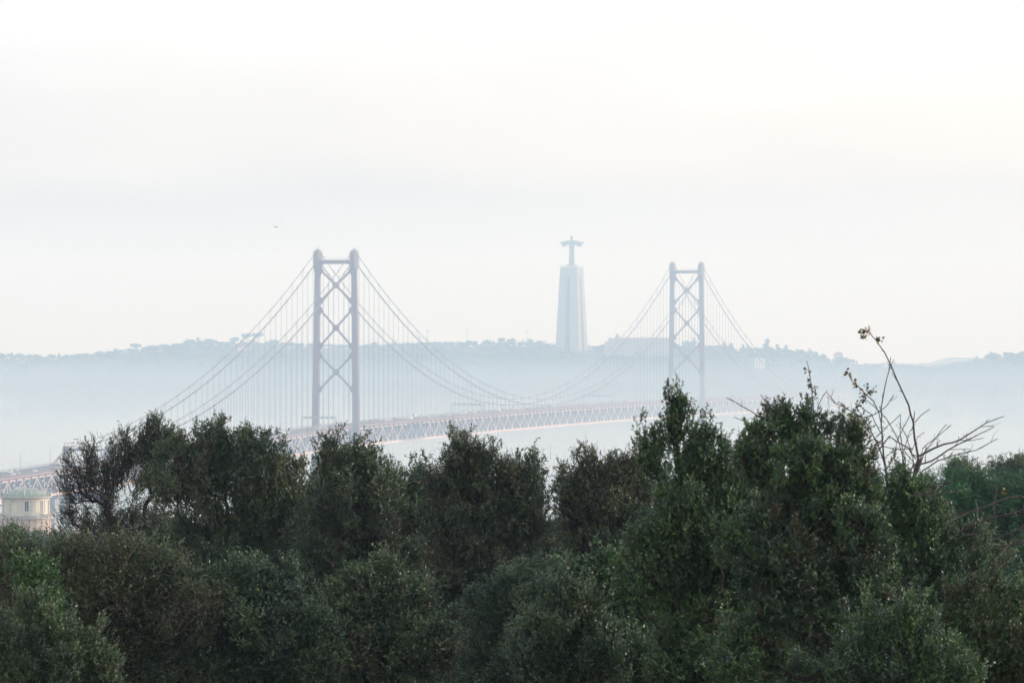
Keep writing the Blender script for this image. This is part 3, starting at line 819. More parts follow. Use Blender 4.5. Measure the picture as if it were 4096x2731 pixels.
tag(sm, 'long pale institution with a pointed turret on the hill beside the statue', 'building')

house(3338, 3372, 1408, 1440, 5380, 'white gabled house on the far ridge right of the far tower', 14, win=3)
house(3226, 3262, 1561, 1580, 5060, 'large pale shed at the far end of the bridge deck', 30, roof='flat')
house(3020, 3060, 1432, 1440, 5150, 'low white building below the ridge right of the far tower', 8, roof='flat')
house(1118, 1150, 1378, 1392, 5400, 'low pale house on the ridge left of the first tower', 10, win=2)
house(1165, 1215, 1380, 1394, 5400, 'wide pale house on the ridge between the cables and the first tower', 10, win=4)
house(950, 985, 1384, 1400, 5290, 'small white house on the ridge under the flat topped tree', 10, win=2)
house(1675, 1684, 1348, 1378, 5420, 'narrow pale tower house on the ridge right of the first tower', 6, roof='flat')
house(2170, 2184, 1366, 1392, 5400, 'small square building left of the monument pedestal', 8, roof='flat')
house(2192, 2215, 1375, 1398, 5380, 'low building touching the left of the monument pedestal', 10, roof='flat')
house(2352, 2372, 1390, 1400, 5340, 'low visitor building at the right of the monument pedestal', 10, roof='flat')
for i, (a, b2, tp, bt, lb_) in enumerate([(2, 34, 1852, 1866, 'white quayside warehouse at the left edge below the bridge lamps'), (40, 66, 1855, 1867, 'small white quayside shed second from the left edge'),
        (70, 104, 1850, 1866, 'tall white quayside building between the first two bridge lamps'), (108, 130, 1842, 1864, 'narrow white quayside block behind the second bridge lamp'),
        (134, 168, 1850, 1865, 'long white quayside shed right of the second bridge lamp'), (200, 232, 1842, 1862, 'pale quayside building left of the red cable frame')]):
    house(a, b2, tp, bt, 5110, lb_, 12, roof='gable' if i % 2 else 'flat', win=3, name='quayside_building', group='quayside buildings')

def mast(px, py0, d, label, i):
    a = at(px, 1392, d); t_ = at(px, py0, d)
    r = empty('light_mast', (a.x, d, a.z)); h = t_.z - a.z
    p = MB(); p.tube([(0, 0, -4), (0, 0, h)], [0.42, 0.25], 6); p.build('pole', M_grey, r)
    l_ = MB(); l_.box(-1.6, 1.6, -0.9, 0.9, h, h + 0.5)
    for s in (-1.3, -.45, .45, 1.3): l_.box(s - .3, s + .3, -1.2, -.91, h - .4, h + .3)
    l_.build('lamp_head', M_grey, r)
    tag(r, label, 'light mast', 'high light masts on the far ridge')
mast(1711, 1322, 5400, 'tall light mast on the ridge nearest the first tower', 0)
mast(1868, 1321, 5400, 'tall light mast on the ridge midway between tower and pedestal', 1)
mast(2108, 1325, 5400, 'tall light mast on the ridge nearest the monument pedestal', 2)

# ------------------------------------------------------------------ the ochre rotunda in the middle distance
DRo = 1430.0; kr = DRo / F
RO = empty('rotunda', (at(103, 2000, DRo).x, DRo, H - (2052 - HOR) * kr))
tag(RO, 'ochre round rotunda with white pilasters and green ribbed roof at the left edge', 'building')
RR = 93 * kr
def rz(py): return (2052 - py) * kr
dr = MB(); dr.lathe([(RR, 0.0), (RR, rz(1990))], 48, cap=False); dr.build('drum', M_yellow, RO)
lo = MB(); lo.lathe([(RR + 0.5, -9), (RR + 0.5, rz(2071) - .02)], 48, cap=True)
for k in range(24):
    a = 2 * math.pi * k / 24
    lo.bar(((RR + .55) * math.cos(a), (RR + .55) * math.sin(a), -9), ((RR + .55) * math.cos(a), (RR + .55) * math.sin(a), rz(2075)), 0.22, 0.22, (math.cos(a), math.sin(a), 0))
lo.build('base_wall', mat('rose_plaster', (0.62, 0.50, 0.44), 0.85, (0.52, 0.43, 0.38), 0.8), RO)
cn = MB()
cn.lathe([(RR, rz(1993)), (RR + .35, rz(1991)), (RR + .75, rz(1988)), (RR + .75, rz(1985)), (RR - .2, rz(1985))], 48)
cn.lathe([(RR + .05, rz(2000)), (RR + .16, rz(2000)), (RR + .16, rz(1997.5)), (RR + .05, rz(1997.5))], 48, cap=False)
cn.build('cornice', M_white, RO)
lg = MB(); lg.lathe([(RR, rz(2074)), (RR + .9, rz(2071.5)), (RR + 1.1, rz(2071)), (RR + 1.1, rz(2068)), (RR, rz(2068))], 48); lg.build('balcony', M_white, RO)
bl = MB(); rb = RR + 0.95
for k in range(84):
    a = 2 * math.pi * k / 84; x, y = rb * math.cos(a), rb * math.sin(a)
    bl.tube([(x, y, rz(2068)), (x, y, rz(2063)), (x, y, rz(2055))], [0.07, 0.12, 0.06], 5)
for k in range(12):
    a = 2 * math.pi * k / 12; x, y = rb * math.cos(a), rb * math.sin(a)
    bl.bar((x, y, rz(2068)), (x, y, rz(2053)), 0.32, 0.32, (math.cos(a), math.sin(a), 0))
bl.lathe([(rb - .14, rz(2055)), (rb + .16, rz(2055)), (rb + .16, rz(2053)), (rb - .14, rz(2053)), (rb - .14, rz(2055))], 60, cap=False)
bl.build('balustrade', M_white, RO)
NP = 12
for k in range(NP):
    a0 = math.radians(-90 - 15 + 7 ) + 2 * math.pi * k / NP
    ca, sa = math.cos(a0), math.sin(a0)
    p = MB(); p.bar(((RR + .08) * ca, (RR + .08) * sa, 0.0), ((RR + .08) * ca, (RR + .08) * sa, rz(2000.2)), 0.5, 0.28, (ca, sa, 0)); p.build('pilaster', M_white, RO)
    a1 = a0 + math.pi / NP; ca, sa = math.cos(a1), math.sin(a1); px_, py_ = -sa, ca
    def q(u, r_, z): return (ca * r_ + px_ * u, sa * r_ + py_ * u, z)
    fr = MB(); RI = RR * math.cos(0.07)
    if k % 3 == 0:
        for u0, u1, z0, z1 in ((-.62, -.45, .75, 3.35), (.45, .62, .75, 3.35), (-.72, .72, 3.35, 3.6), (-.72, .72, .55, .75), (-.05, .05, .76, 3.34)):
            P_ = [q(u0, RR - .1, z0), q(u1, RR - .1, z0), q(u1, RR + .12, z0), q(u0, RR + .12, z0), q(u0, RR - .1, z1), q(u1, RR - .1, z1), q(u1, RR + .12, z1), q(u0, RR + .12, z1)]
            fr.face_verts(P_, [(0,3,2,1),(4,5,6,7),(0,1,5,4),(1,2,6,5),(2,3,7,6),(3,0,4,7)])
        wn = fr.build('window', M_white, RO)
        gl = MB(); gl.face_verts([q(-.45, RR + .03, .75), q(.45, RR + .03, .75), q(.45, RR + .03, 3.35), q(-.45, RR + .03, 3.35)], [(0,1,2,3)]); gl.build('pane', M_glass, wn)
    else:
        for u0, u1, z0, z1 in ((-.9, -.8, .5, 3.5), (.8, .9, .5, 3.5), (-.9, .9, 3.5, 3.62), (-.9, .9, .38, .5)):
            P_ = [q(u0, RR - .1, z0), q(u1, RR - .1, z0), q(u1, RR + .05, z0), q(u0, RR + .05, z0), q(u0, RR - .1, z1), q(u1, RR - .1, z1), q(u1, RR + .05, z1), q(u0, RR + .05, z1)]
            fr.face_verts(P_, [(0,3,2,1),(4,5,6,7),(0,1,5,4),(1,2,6,5),(2,3,7,6),(3,0,4,7)])
        fr.build('wall_panel', M_white, RO)
rf = MB(); rf.lathe([(RR + .2, rz(1985) + .02), (RR * .62, rz(1962)), (RR * .30, rz(1953)), (RR * .22, rz(1951.5)), (0.05, rz(1950.5))], 16)
rf.build('roof', M_greenroof, RO)
ri = MB()
for k in range(16):
    a = 2 * math.pi * k / 16
    pts = [(r_ * math.cos(a), r_ * math.sin(a), z + .06) for r_, z in ((RR + .1, rz(1985)), (RR * .62, rz(1962)), (RR * .30, rz(1953)))]
    ri.tube(pts, 0.07, 4)
ri.build('roof_rib', M_white, RO)
ub = MB(); ru = RR + .35
for k in range(96):
    a = 2 * math.pi * k / 96; x, y = ru * math.cos(a), ru * math.sin(a)
    ub.bar((x, y, rz(1985)), (x, y, rz(1973)), 0.05 if k % 6 else 0.2, 0.05 if k % 6 else 0.2, (math.cos(a), math.sin(a), 0))
ub.lathe([(ru - .05, rz(1974)), (ru + .05, rz(1974)), (ru + .05, rz(1973)), (ru - .05, rz(1973)), (ru - .05, rz(1974))], 48, cap=False)
ub.build('roof_railing', M_greenroof, RO)

# ------------------------------------------------------------------ birds
def bird(px, py, d, span, label, flap=0.5, roll=0.0, group=None):
    p = at(px, py, d); r = empty('bird', p, roll)
    s = span
    b = MB(); rings = []
    for y, rr_ in ((-.32, .01), (-.27, .035), (-.2, .05), (-.08, .075), (.06, .07), (.18, .04), (.3, .025), (.38, .03)):
        rings.append([(rr_ * s * math.cos(a), y * s, rr_ * s * math.sin(a) * (0.3 if y > .25 else 1)) for a in [2 * math.pi * j / 10 for j in range(10)]])
    loft(b, rings); b.build('body', M_black, r)
    for sg in (-1, 1):
        w = MB()
        st_ = [(0.05, 0, .13), (0.22, .10 * flap / .5, .15), (0.36, -.02 * flap / .5, .11), (0.5, -.22 * flap / .5, .02)]
        pts = []
        for x, z, c in st_:
            pts += [(sg * x * s, (-c) * s, z * s), (sg * x * s, c * .7 * s, z * s), (sg * x * s, 0, (z + .018) * s)]
        fs = []
        for i in range(3):
            for a_, b_ in ((0, 1), (1, 2), (2, 0)): fs.append((i*3+a_, i*3+b_, (i+1)*3+b_, (i+1)*3+a_))
        w.face_verts(pts, fs); w.build('wing', M_black, r)
    tag(r, label, 'bird', group)
bird(1103, 908, 420, 0.36, 'black bird with drooping wings flying above the left cables', 0.55, 0.5)
bird(1175, 1182, 420, 0.12, 'tiny black bird flying below the outer cable left of the first tower', 0.2)
bird(78, 108, 900, 0.22, 'tiny bird at the top left corner of the sky', 0.3)
bird(415, 102, 1300, 0.25, 'faint bird, upper one of the pair high in the left sky', 0.3)
bird(441, 113, 1200, 0.26, 'faint bird, lower one of the pair high in the left sky', 0.3)
bird(2682, 1152, 2500, 1.0, 'small bird passing the left leg of the far tower', 0.2)

# ------------------------------------------------------------------ vegetation
def skeleton(C, root, trunk_top, alpha=0.35, rt=0.006, rng=None, sub=3, gnarl=0.12, expo=2.2):
    """connect cluster points C to a trunk with a greedy tree; returns segments P0,P1,R0,R1"""
    nodes = [np.array(root, float)]; par = [-1]; plen = [0.0]
    n_t = 4
    for i in range(1, n_t + 1):
        p = nodes[0] + (np.array(trunk_top) - nodes[0]) * i / n_t
        if rng is not None and i < n_t: p = p + rng.normal(0, .08, 3)
        nodes.append(p); par.append(len(nodes) - 2); plen.append(plen[-1] + np.linalg.norm(nodes[-1] - nodes[-2]))
    A = np.zeros((len(C) * (sub + 1) + 8, 3)); L_ = np.zeros(len(A)); A[:len(nodes)] = nodes; L_[:len(nodes)] = plen
    L_[:2] += 1.5
    cnt = len(nodes)
    order = np.argsort(np.linalg.norm(C - np.array(trunk_top), axis=1))
    for ci in order:
        c = C[ci]
        d = np.linalg.norm(A[:cnt] - c, axis=1)
        k = int(np.argmin(d + alpha * L_[:cnt]))
        p0 = A[k].copy(); ln = d[k]; prev = k
        for j in range(1, sub + 1):
            f = j / sub
            p = p0 + (c - p0) * f
            if j < sub: p = p + rng.normal(0, gnarl * ln / sub, 3) + np.array([0, 0, -0.05 * ln * math.sin(f * math.pi)])
            A[cnt] = p; L_[cnt] = L_[prev] + ln / sub; par.append(prev); prev = cnt; cnt += 1
    A = A[:cnt]; par = np.array(par)
    w = np.zeros(cnt)
    haschild = np.zeros(cnt, bool); haschild[par[1:]] = True
    w[~haschild] = 1
    for i in range(cnt - 1, 0, -1): w[par[i]] += w[i]
    r = rt * np.power(np.maximum(w, 1), 1 / expo)
    idx = np.arange(1, cnt)
    return A[par[idx]], A[idx], np.minimum(r[par[idx]], r[idx] * 1.25), r[idx]

def crown(lobes, n, rng, shell=0.5, tuft=0.6):
    """cluster centres inside lumpy lobes (x,y,z,rx,ry,rz); denser near the surface"""
    L_ = np.array(lobes, float); a = (L_[:, 3] * L_[:, 5] + L_[:, 3] * L_[:, 4]); a /= a.sum()
    k = rng.choice(len(L_), n * 2, p=a)
    d = unit(rng.normal(size=(n * 2, 3)))
    r = rng.random(n * 2) ** shell
    lump = 1 + 0.16 * np.sin(d[:, 0] * 5 + k) * np.cos(d[:, 2] * 6 + k * 2) + 0.07 * rng.normal(size=n * 2)
    P = L_[k, :3] + d * (r * lump)[:, None] * L_[k, 3:]
    keep = d[:, 2] > -0.75 + 0.3 * rng.random(n * 2)
    # open pockets between the leaf masses
    q = 2.3 / max(0.5, L_[:, 3].mean())
    s_ = np.sin(P[:, 0] * 2.1 * q + 1.3) + np.sin(P[:, 2] * 2.7 * q + 0.7 + P[:, 1]) + np.sin((P[:, 0] - P[:, 2]) * 1.7 * q + P[:, 1] * q)
    keep &= (s_ > -0.6) | (rng.random(n * 2) < 0.10)
    P, k = P[keep], k[keep]
    m = max(1, n // 5); P, k = P[:m], k[:m]
    cen = (L_[:, :3] * a[:, None]).sum(0)
    o = unit(P - np.array([cen[0], cen[1], P[:, 2].min() - 1.0]))
    D = unit(o * 0.55 + np.array([0, 0, 0.55]) + rng.normal(0, 0.38, P.shape))
    ln = tuft * rng.uniform(0.5, 1.35, (len(P), 1))
    out = []
    for j in range(5):
        out.append(P + D * ln * (j / 4 - 0.45) + rng.normal(0, 0.035 * tuft, P.shape))
    return np.concatenate(out), np.tile(k, 5)

def foliage(C, center, rng, shoots=5, sl=(0.18, 0.42), per=9, ll=0.075, lw=0.022, up=0.5, spread=0.16, mats_w=(0.6, 0.3, 0.1), cup=0.9, dom=None):
    n = len(C)
    B = np.repeat(C, shoots, 0) + rng.normal(0, spread, (n * shoots, 3))
    o = unit(B - np.array(center)) * 0.6 + rng.normal(0, 0.35, B.shape)
    D = unit(o * 0.7 + np.array([0, 0, up]) + rng.normal(0, 0.42, B.shape))
    ln = rng.uniform(sl[0], sl[1], len(B))
    S0, S1 = B - D * ln[:, None] * 0.3, B + D * ln[:, None] * 0.7
    m = len(B)
    t_ = (np.tile(np.linspace(0.12, 1.0, per), m) + rng.normal(0, .03, m * per))[:, None]
    P = np.repeat(S0, per, 0) * (1 - t_) + np.repeat(S1, per, 0) * t_
    Dr = np.repeat(D, per, 0)
    R = rng.normal(size=P.shape); R = unit(R - Dr * (R * Dr).sum(1, keepdims=True))
    d = unit(Dr * cup + R * rng.uniform(0.5, 1.1, (len(P), 1)))
    nrm = unit(rng.normal(size=P.shape)); s = unit(np.cross(d, nrm))
    L_ = ll * rng.uniform(0.65, 1.25, (len(P), 1)); W = lw * rng.uniform(0.7, 1.2, (len(P), 1)) * 0.5
    V = np.stack([P, P + d * L_ * 0.45 + s * W, P + d * L_, P + d * L_ * 0.45 - s * W], 1)
    # material chosen per shoot (clumps of one tone), with a little salt and pepper
    ms = rng.choice(len(mats_w), m, p=np.array(mats_w) / sum(mats_w)); 
    if dom is not None:
        dd_ = np.repeat(dom, shoots); use = rng.random(m) < 0.62; ms = np.where(use, dd_, ms)
    mi = np.repeat(ms, per)
    sp_ = rng.random(len(mi)) < 0.2; mi[sp_] = rng.choice(len(mats_w), sp_.sum(), p=np.array(mats_w) / sum(mats_w))
    return V, mi, S0, S1

def tree_meshes(lobes, n, rng, mats, base=(0, 0, 0), ttop=None, bark=None, shoots=5, per=9, ll=0.075, lw=0.022, sl=(0.18, 0.42), up=0.5, spread=0.16,
                shell=0.5, mats_w=(0.6, 0.3, 0.1), rt=0.006, leaf_prob=None, twig_r=0.004, gnarl=0.12, alpha=0.35, cup=0.9, expo=2.2, K=5, tuft=0.6):
    C, lk = crown(lobes, n, rng, shell, tuft)
    domL = rng.choice(len(mats_w), len(lobes), p=np.array(mats_w) / sum(mats_w)); dom = domL[lk]
    L_ = np.array(lobes); cen = (L_[:, :3] * (L_[:, 3:4] ** 2)).sum(0) / (L_[:, 3:4] ** 2).sum(); 
    if ttop is None: ttop = (cen[0] * 0.5 + base[0] * 0.5, cen[1] * 0.5, base[2] * 0.55 + cen[2] * 0.45)
    P0, P1, R0, R1 = skeleton(C, base, ttop, alpha=alpha, rt=rt, rng=rng, gnarl=gnarl, expo=expo)
    low = np.array([cen[0], cen[1], cen[2] - L_[:, 5].mean() * 0.7])
    Cl = C
    if leaf_prob is not None:
        kk = rng.random(len(C)) < leaf_prob(C); Cl = C[kk]; dom = dom[kk]
    V, mi, S0, S1 = foliage(Cl, low, rng, shoots, sl, per, ll, lw, up, spread, mats_w, cup, dom)
    if leaf_prob is not None:       # bare twigs everywhere
        _, _, B0, B1 = foliage(C, low, rng, shoots, (sl[0], sl[1] * 1.3), 1, ll, lw, up, spread * 1.3, mats_w)
        S0 = np.concatenate([S0, B0]); S1 = np.concatenate([S1, B1])
    W = [frustums(P0, P1, R0, R1, K), frustums(S0, S1, np.full(len(S0), twig_r), np.full(len(S0), twig_r * 0.5), 3)]
    crown_me = quads_mesh('crown', V, mats, mi)
    wood_me = quads_mesh('trunk', np.concatenate(W), [bark or M_bark])
    return crown_me, wood_me

def tree_thing(name, meshes, loc, label, cat='tree', group=None, rz_=0.0, sc=(1, 1, 1)):
    r = empty(name, loc, rz_); r.scale = sc
    obj('crown', meshes[0], r); obj('trunk', meshes[1], r)
    tag(r, label, cat, group)
    return r

def px_lobes(L_, d, gz, x0, rng, depth=0.8):
    """lobes given by outline centre and radii measured in the photograph -> metres around the tree's own base"""
    out = []
    for (px, py, rx, ry) in L_:
        p = at(px, py, d); k = d / F
        rr = rx * k
        cy_ = rng.normal(0, 0.45) * rr
        out.append((p.x - x0, cy_, p.z - gz, rr, max(rr, ry * k) * depth, ry * k))
        for _ in range(5):
            a = rng.uniform(-0.35, math.pi + 0.35); q = rng.uniform(.22, .42); e_ = rng.uniform(.72, 1.0)
            out.append((p.x - x0 + math.cos(a) * rr * e_, cy_ + rng.normal(0, .4) * rr, p.z - gz + math.sin(a) * ry * k * e_, rr * q, rr * q, ry * k * q * rng.uniform(.9, 1.5)))
    return out

def hero(name, d, root_px, L_, n, mats, label, cat='tree', seed=1, body=None, drop=32, sprays=4, **kw):
    g = np.random.default_rng(seed)
    L_ = list(L_)
    L_ = [(a, b_ + drop, c, e) for a, b_, c, e in L_]
    tops = list(L_)
    for (px, py, rx, ry) in tops:              # narrow upright sprays on the outline
        if rx < 30: continue
        for _ in range(sprays):
            a = math.radians(g.uniform(25, 155)); q = g.uniform(.12, .22)
            L_.append((px + math.cos(a) * rx * .95, py - math.sin(a) * ry * .92, rx * q, ry * q * g.uniform(1.6, 2.8)))
    if body:                                   # lower foliage masses: (x0, x1, y0, y1, count, radius)
        xa, xb, ya, yb, cnt, rad = body
        for i in range(cnt):
            v = (i + g.uniform(0, 1)) / cnt; y = ya + (yb - ya) * v
            L_.append((g.uniform(xa, xb), y, rad * g.uniform(.75, 1.25), rad * g.uniform(.65, 1.1)))
    x0 = (root_px - 2048) / F * d; gz = float(ground_z(np.array(x0), np.array(d)))
    lob = px_lobes(L_, d, gz, x0, g)
    me = tree_meshes(lob, n, g, mats, **kw)
    return tree_thing(name, me, (x0, d, gz), label, cat)

# --- the row against the sky, every crown reaching down to the ground
K1 = dict(shoots=6, per=9, ll=0.082, lw=0.038, rt=0.006, twig_r=0.004, up=0.45, cup=0.75, sl=(0.12, 0.30), spread=0.085, tuft=0.75)
hero('olive_tree', 170, 600, [(600,1770,85,85),(500,1815,85,80),(405,1850,75,75),(330,1930,80,90),(270,2010,75,80),(300,2100,90,60),(430,1960,110,90),(570,1900,120,100),(650,1830,80,90),(520,2040,130,80),(420,2100,110,60)],
     1250, [L_dark, L_olive, L_brown], 'sparse dark tree with open bare limbs beside the rotunda on the left', seed=3, shoots=4, per=8, ll=0.085, lw=0.040, spread=0.09, tuft=0.6,
     leaf_prob=lambda C: np.clip(0.16 + (C[:, 2] - 7.7) * 0.45, 0.12, 1.0), rt=0.009, twig_r=0.007, gnarl=0.16, shell=0.8, mats_w=(.5, .3, .2), expo=2.3, alpha=0.22)
hero('olive_tree', 162, 880, [(920,1760,80,85),(850,1785,90,75),(770,1815,80,75),(1010,1795,85,75),(1080,1835,75,75),(1140,1890,60,60),(700,1860,70,80),(900,1920,150,110),(1060,1960,110,100),(760,1970,120,100)],
     4600, [L_dark, L_olive, L_brown], 'broad dense dark tree right of the sparse tree, peaking left of the first tower', seed=5, body=(640, 1180, 1930, 2740, 34, 110), shell=0.6, mats_w=(.4, .4, .2), **K1)
hero('olive_tree', 150, 1400, [(1340,1840,65,70),(1420,1845,75,70),(1490,1880,65,60),(1540,1930,55,50),(1310,1920,60,70),(1420,1930,110,80),(1400,2000,120,80)],
     3200, [L_dark, L_olive, L_brown], 'domed dark tree just below the foot of the first tower', seed=6, body=(1200, 1580, 2040, 2740, 24, 105), shell=0.6,
     leaf_prob=lambda C: np.where(C[:, 2] < 4.6, 1.0, np.clip(0.45 + (C[:, 2] - 5.6) * 0.6, 0.4, 1.0)), mats_w=(.45, .4, .15), **K1)
hero('olive_tree', 155, 1640, [(1600,1960,80,60),(1680,1930,60,60),(1740,1960,60,60),(1640,2030,130,70)],
     2100, [L_olive, L_dark, L_brown], 'low topped olive tree between the domed dark tree and the tall centre tree', 'tree', seed=7, body=(1520, 1790, 2040, 2740, 18, 105), shell=0.6, mats_w=(.5, .4, .1), **K1)
hero('olive_tree', 140, 1920, [(1875,1815,50,65),(1830,1870,80,70),(1930,1865,70,75),(1990,1910,70,65),(2080,1900,70,70),(2130,1960,60,60),(1760,1940,70,60),(1870,1960,120,80),(2020,2000,120,90),(2120,2060,70,80)],
     3600, [L_dark, L_brown, L_olive], 'tall dark tree at the centre with a pointed crown against the river', seed=8, body=(1760, 2160, 2060, 2740, 28, 105), shell=0.6,
     leaf_prob=lambda C: np.where(C[:, 2] < 3.4, 1.0, np.clip(0.45 + (C[:, 2] - 4.4) * 0.5, 0.4, 1.0)), mats_w=(.5, .3, .2), **K1)
hero('olive_tree', 145, 2400, [(2335,1870,55,60),(2290,1930,50,60),(2410,1880,55,50),(2480,1885,60,50),(2265,1990,40,55),(2380,1980,110,80),(2520,1930,80,70),(2460,2040,120,90),(2300,2080,60,70)],
     2600, [L_olive, L_sage, L_brown], 'light olive tree right of the bright gap at the centre', seed=9, body=(2250, 2620, 2080, 2740, 20, 110), shell=0.65,
     mats_w=(.5, .2, .3), leaf_prob=lambda C: np.where(C[:, 2] < 3.2, 1.0, np.clip(0.4 + (C[:, 2] - 4.0) * 0.5, 0.35, 1.0)), **K1)
K2 = dict(shoots=6, per=9, ll=0.058, lw=0.027, sl=(0.08, 0.22), spread=0.05, tuft=0.42, up=0.8, rt=0.0045, twig_r=0.0035)
hero('evergreen_tree', 82, 2730, [(2700,1625,16,45),(2695,1700,32,60),(2640,1765,28,50),(2590,1790,20,45),(2565,1760,12,30),(2740,1770,40,55),(2815,1770,30,55),(2850,1810,45,45),(2720,1850,90,70),(2860,1860,70,50),(2905,1800,40,55),(2640,1860,70,60),(2790,1930,110,70)],
     2900, [L_dark, L_green, L_olive], 'soft focus evergreen with a leafy spire in front of the far tower', seed=10, body=(2600, 2960, 2000, 2720, 26, 110), shell=0.6, mats_w=(.45, .25, .3), drop=22, **K2)
hero('evergreen_tree', 76, 3220, [(3080,1670,32,42),(3110,1720,50,55),(3060,1760,40,50),(2990,1850,60,60),(2975,1800,30,45),(3400,1790,35,50),(3235,1650,40,42),(3300,1680,45,45),(3345,1720,35,45),(3250,1720,65,50),(3170,1770,80,55),(3060,1850,55,60),(3340,1810,60,60),(3170,1860,110,70),(3330,1900,100,70),(3430,1910,50,55),(3250,1980,170,80)],
     4000, [L_dark, L_green, L_sage, L_brown], 'large near evergreen tree with two rounded tops on the right', seed=11, body=(2960, 3480, 1980, 2720, 32, 115), shell=0.6, mats_w=(.42, .22, .18, .18), drop=18, **K2)
hero('evergreen_bush', 84, 3600, [(3560,1950,90,80),(3650,1960,70,70),(3480,2000,80,80),(3600,2060,130,90),(3720,2080,60,80)],
     2600, [L_green, L_sage, L_dark], 'fresh green tree with a rounded top below the bare twigs on the right', 'tree', seed=12, body=(3480, 3820, 2100, 2740, 18, 125), shell=0.55, mats_w=(.45, .2, .35), **K2)
K3 = dict(shoots=7, per=12, ll=0.11, lw=0.022, sl=(0.12, 0.24), cup=0.6)
hero('umbrella_pine', 210, 3920, [(3760,1960,70,55),(3860,1940,90,60),(3960,1955,90,60),(4060,1980,90,70),(4160,2000,80,70),(3830,2020,120,60),(3980,2040,140,60),(4090,2060,60,50),(3880,2100,160,60)],
     1500, [L_pine, L_dark], 'deep green umbrella pine with a smooth wide crown at the right edge', 'pine tree', seed=13, shell=0.45, mats_w=(.8, .2), spread=0.16, **K3)
hero('umbrella_pine', 225, 4020, [(3900,2180,90,55),(4000,2170,100,60),(4100,2190,90,60),(3820,2230,90,60),(3960,2260,120,50),(3900,2330,140,70),(4060,2340,120,70)],
     1100, [L_pine, L_dark], 'lower deep green pine crown under the umbrella pine at the right edge', 'pine tree', seed=14, shell=0.45, mats_w=(.6, .4), spread=0.18, **K3)
hero('eucalyptus_tree', 330, 3865, [(3850,1860,40,28),(3890,1868,40,32),(3830,1880,30,30),(3925,1900,40,30)], 200, [L_olive, L_green], 'pale rounded treetop behind the umbrella pine, left one of two', seed=15,
     shoots=5, per=9, ll=0.17, lw=0.05, sl=(0.25, 0.5), spread=0.25, shell=0.5, mats_w=(.6, .4), rt=0.012, twig_r=0.008, up=-0.1)
hero('eucalyptus_tree', 340, 4020, [(3995,1855,38,35),(4050,1850,50,35),(4100,1860,50,45),(3980,1895,32,35),(4050,1885,50,30),(4130,1910,40,40)], 300, [L_olive, L_green, L_brown], 'loose spreading treetop with pale stems behind the umbrella pine at the right edge', seed=16,
     shoots=5, per=8, ll=0.17, lw=0.05, sl=(0.25, 0.5), spread=0.22, shell=0.55, mats_w=(.5, .35, .15), rt=0.014, twig_r=0.009, up=-0.1, bark=M_bark2)
hero('cypress_tree', 300, 4110, [(4100,1930,22,55)], 150, [L_pine, L_dark], 'narrow dark evergreen cut by the right edge above the pine', seed=17, shoots=6, per=9, ll=0.15, lw=0.05, shell=0.5)

# --- left foreground and the pale bushes standing in front
hero('rounded_shrub', 195, 40, [(30,2170,100,100),(-60,2180,90,100),(80,2260,90,80),(-20,2300,140,90),(60,2350,120,90)], 1300, [L_green, L_olive], 'smooth rounded green shrub at the left edge below the rotunda', 'bush', seed=18, drop=62, sprays=0,
     shoots=7, per=9, ll=0.085, lw=0.03, sl=(0.12, 0.22), spread=0.12, tuft=0.2, shell=0.35, mats_w=(.6, .4))
hero('olive_bush', 118, 330, [(90,2330,120,110),(230,2290,110,90),(380,2260,120,90),(520,2290,120,90)], 4200, [L_olive, L_brown, L_dark],
     'wide brownish olive thicket below the sparse tree on the left', 'bush', seed=19, shoots=6, per=9, ll=0.068, lw=0.028, mats_w=(.5, .35, .15), shell=0.55, body=(60, 760, 2330, 2740, 30, 110))
hero('leafy_sapling', 100, 130, [(105,2300,35,28),(140,2330,40,32),(190,2400,32,35),(215,2450,22,40),(100,2385,50,30)], 100, [L_vivid, L_green], 'small vivid green leafy plant at the lower left', 'plant', seed=20, drop=0, sprays=0,
     shoots=5, per=8, ll=0.08, lw=0.032, sl=(0.12, 0.25), spread=0.07, up=0.1, shell=0.6, mats_w=(.5, .5))
hero('leafy_sapling', 92, 2440, [(2330,2290,50,35),(2420,2260,60,35),(2500,2300,60,40),(2400,2360,80,50),(2480,2400,90,60),(2520,2480,80,70)], 330, [L_vivid, L_dark, L_green], 'broad leaved green plant right of the centre below the light olive tree', 'plant', seed=21,
     shoots=5, per=8, ll=0.10, lw=0.042, sl=(0.12, 0.3), spread=0.08, up=-0.1, shell=0.6, mats_w=(.15, .55, .3))
K4 = dict(shoots=6, per=10, ll=0.058, lw=0.024, sl=(0.18, 0.42), spread=0.10, up=1.0, rt=0.004, twig_r=0.003, shell=0.6)
def sprigs(x0, x1, yt, seed, n=16, slope=170):
    g = random.Random(seed); L_ = []
    for i in range(n):
        u = (i + g.random()) / n; e_ = abs(2 * u - 1) ** 1.6
        rx, ry = g.uniform(24, 46), g.uniform(70, 150); top_ = yt + e_ * slope + g.uniform(-40, 130)
        L_.append((x0 + (x1 - x0) * u, top_ + ry, rx, ry))
    for i in range(n):
        L_.append((g.uniform(x0 - 20, x1 + 20), g.uniform(yt + 230, 2760), g.uniform(50, 95), g.uniform(50, 90)))
    return L_
K4 = dict(shoots=6, per=10, ll=0.058, lw=0.025, sl=(0.12, 0.32), spread=0.05, tuft=0.5, up=1.1, rt=0.004, twig_r=0.003, shell=0.7, drop=0, sprays=0)
hero('sage_bush', 88, 120, sprigs(-80, 430, 2440, 1, 20), 1500, [L_sage, L_olive, L_green, L_dark], 'pale sage bush with upright shoots in the lower left corner', 'bush', seed=41, mats_w=(.3, .35, .15, .2), **K4)
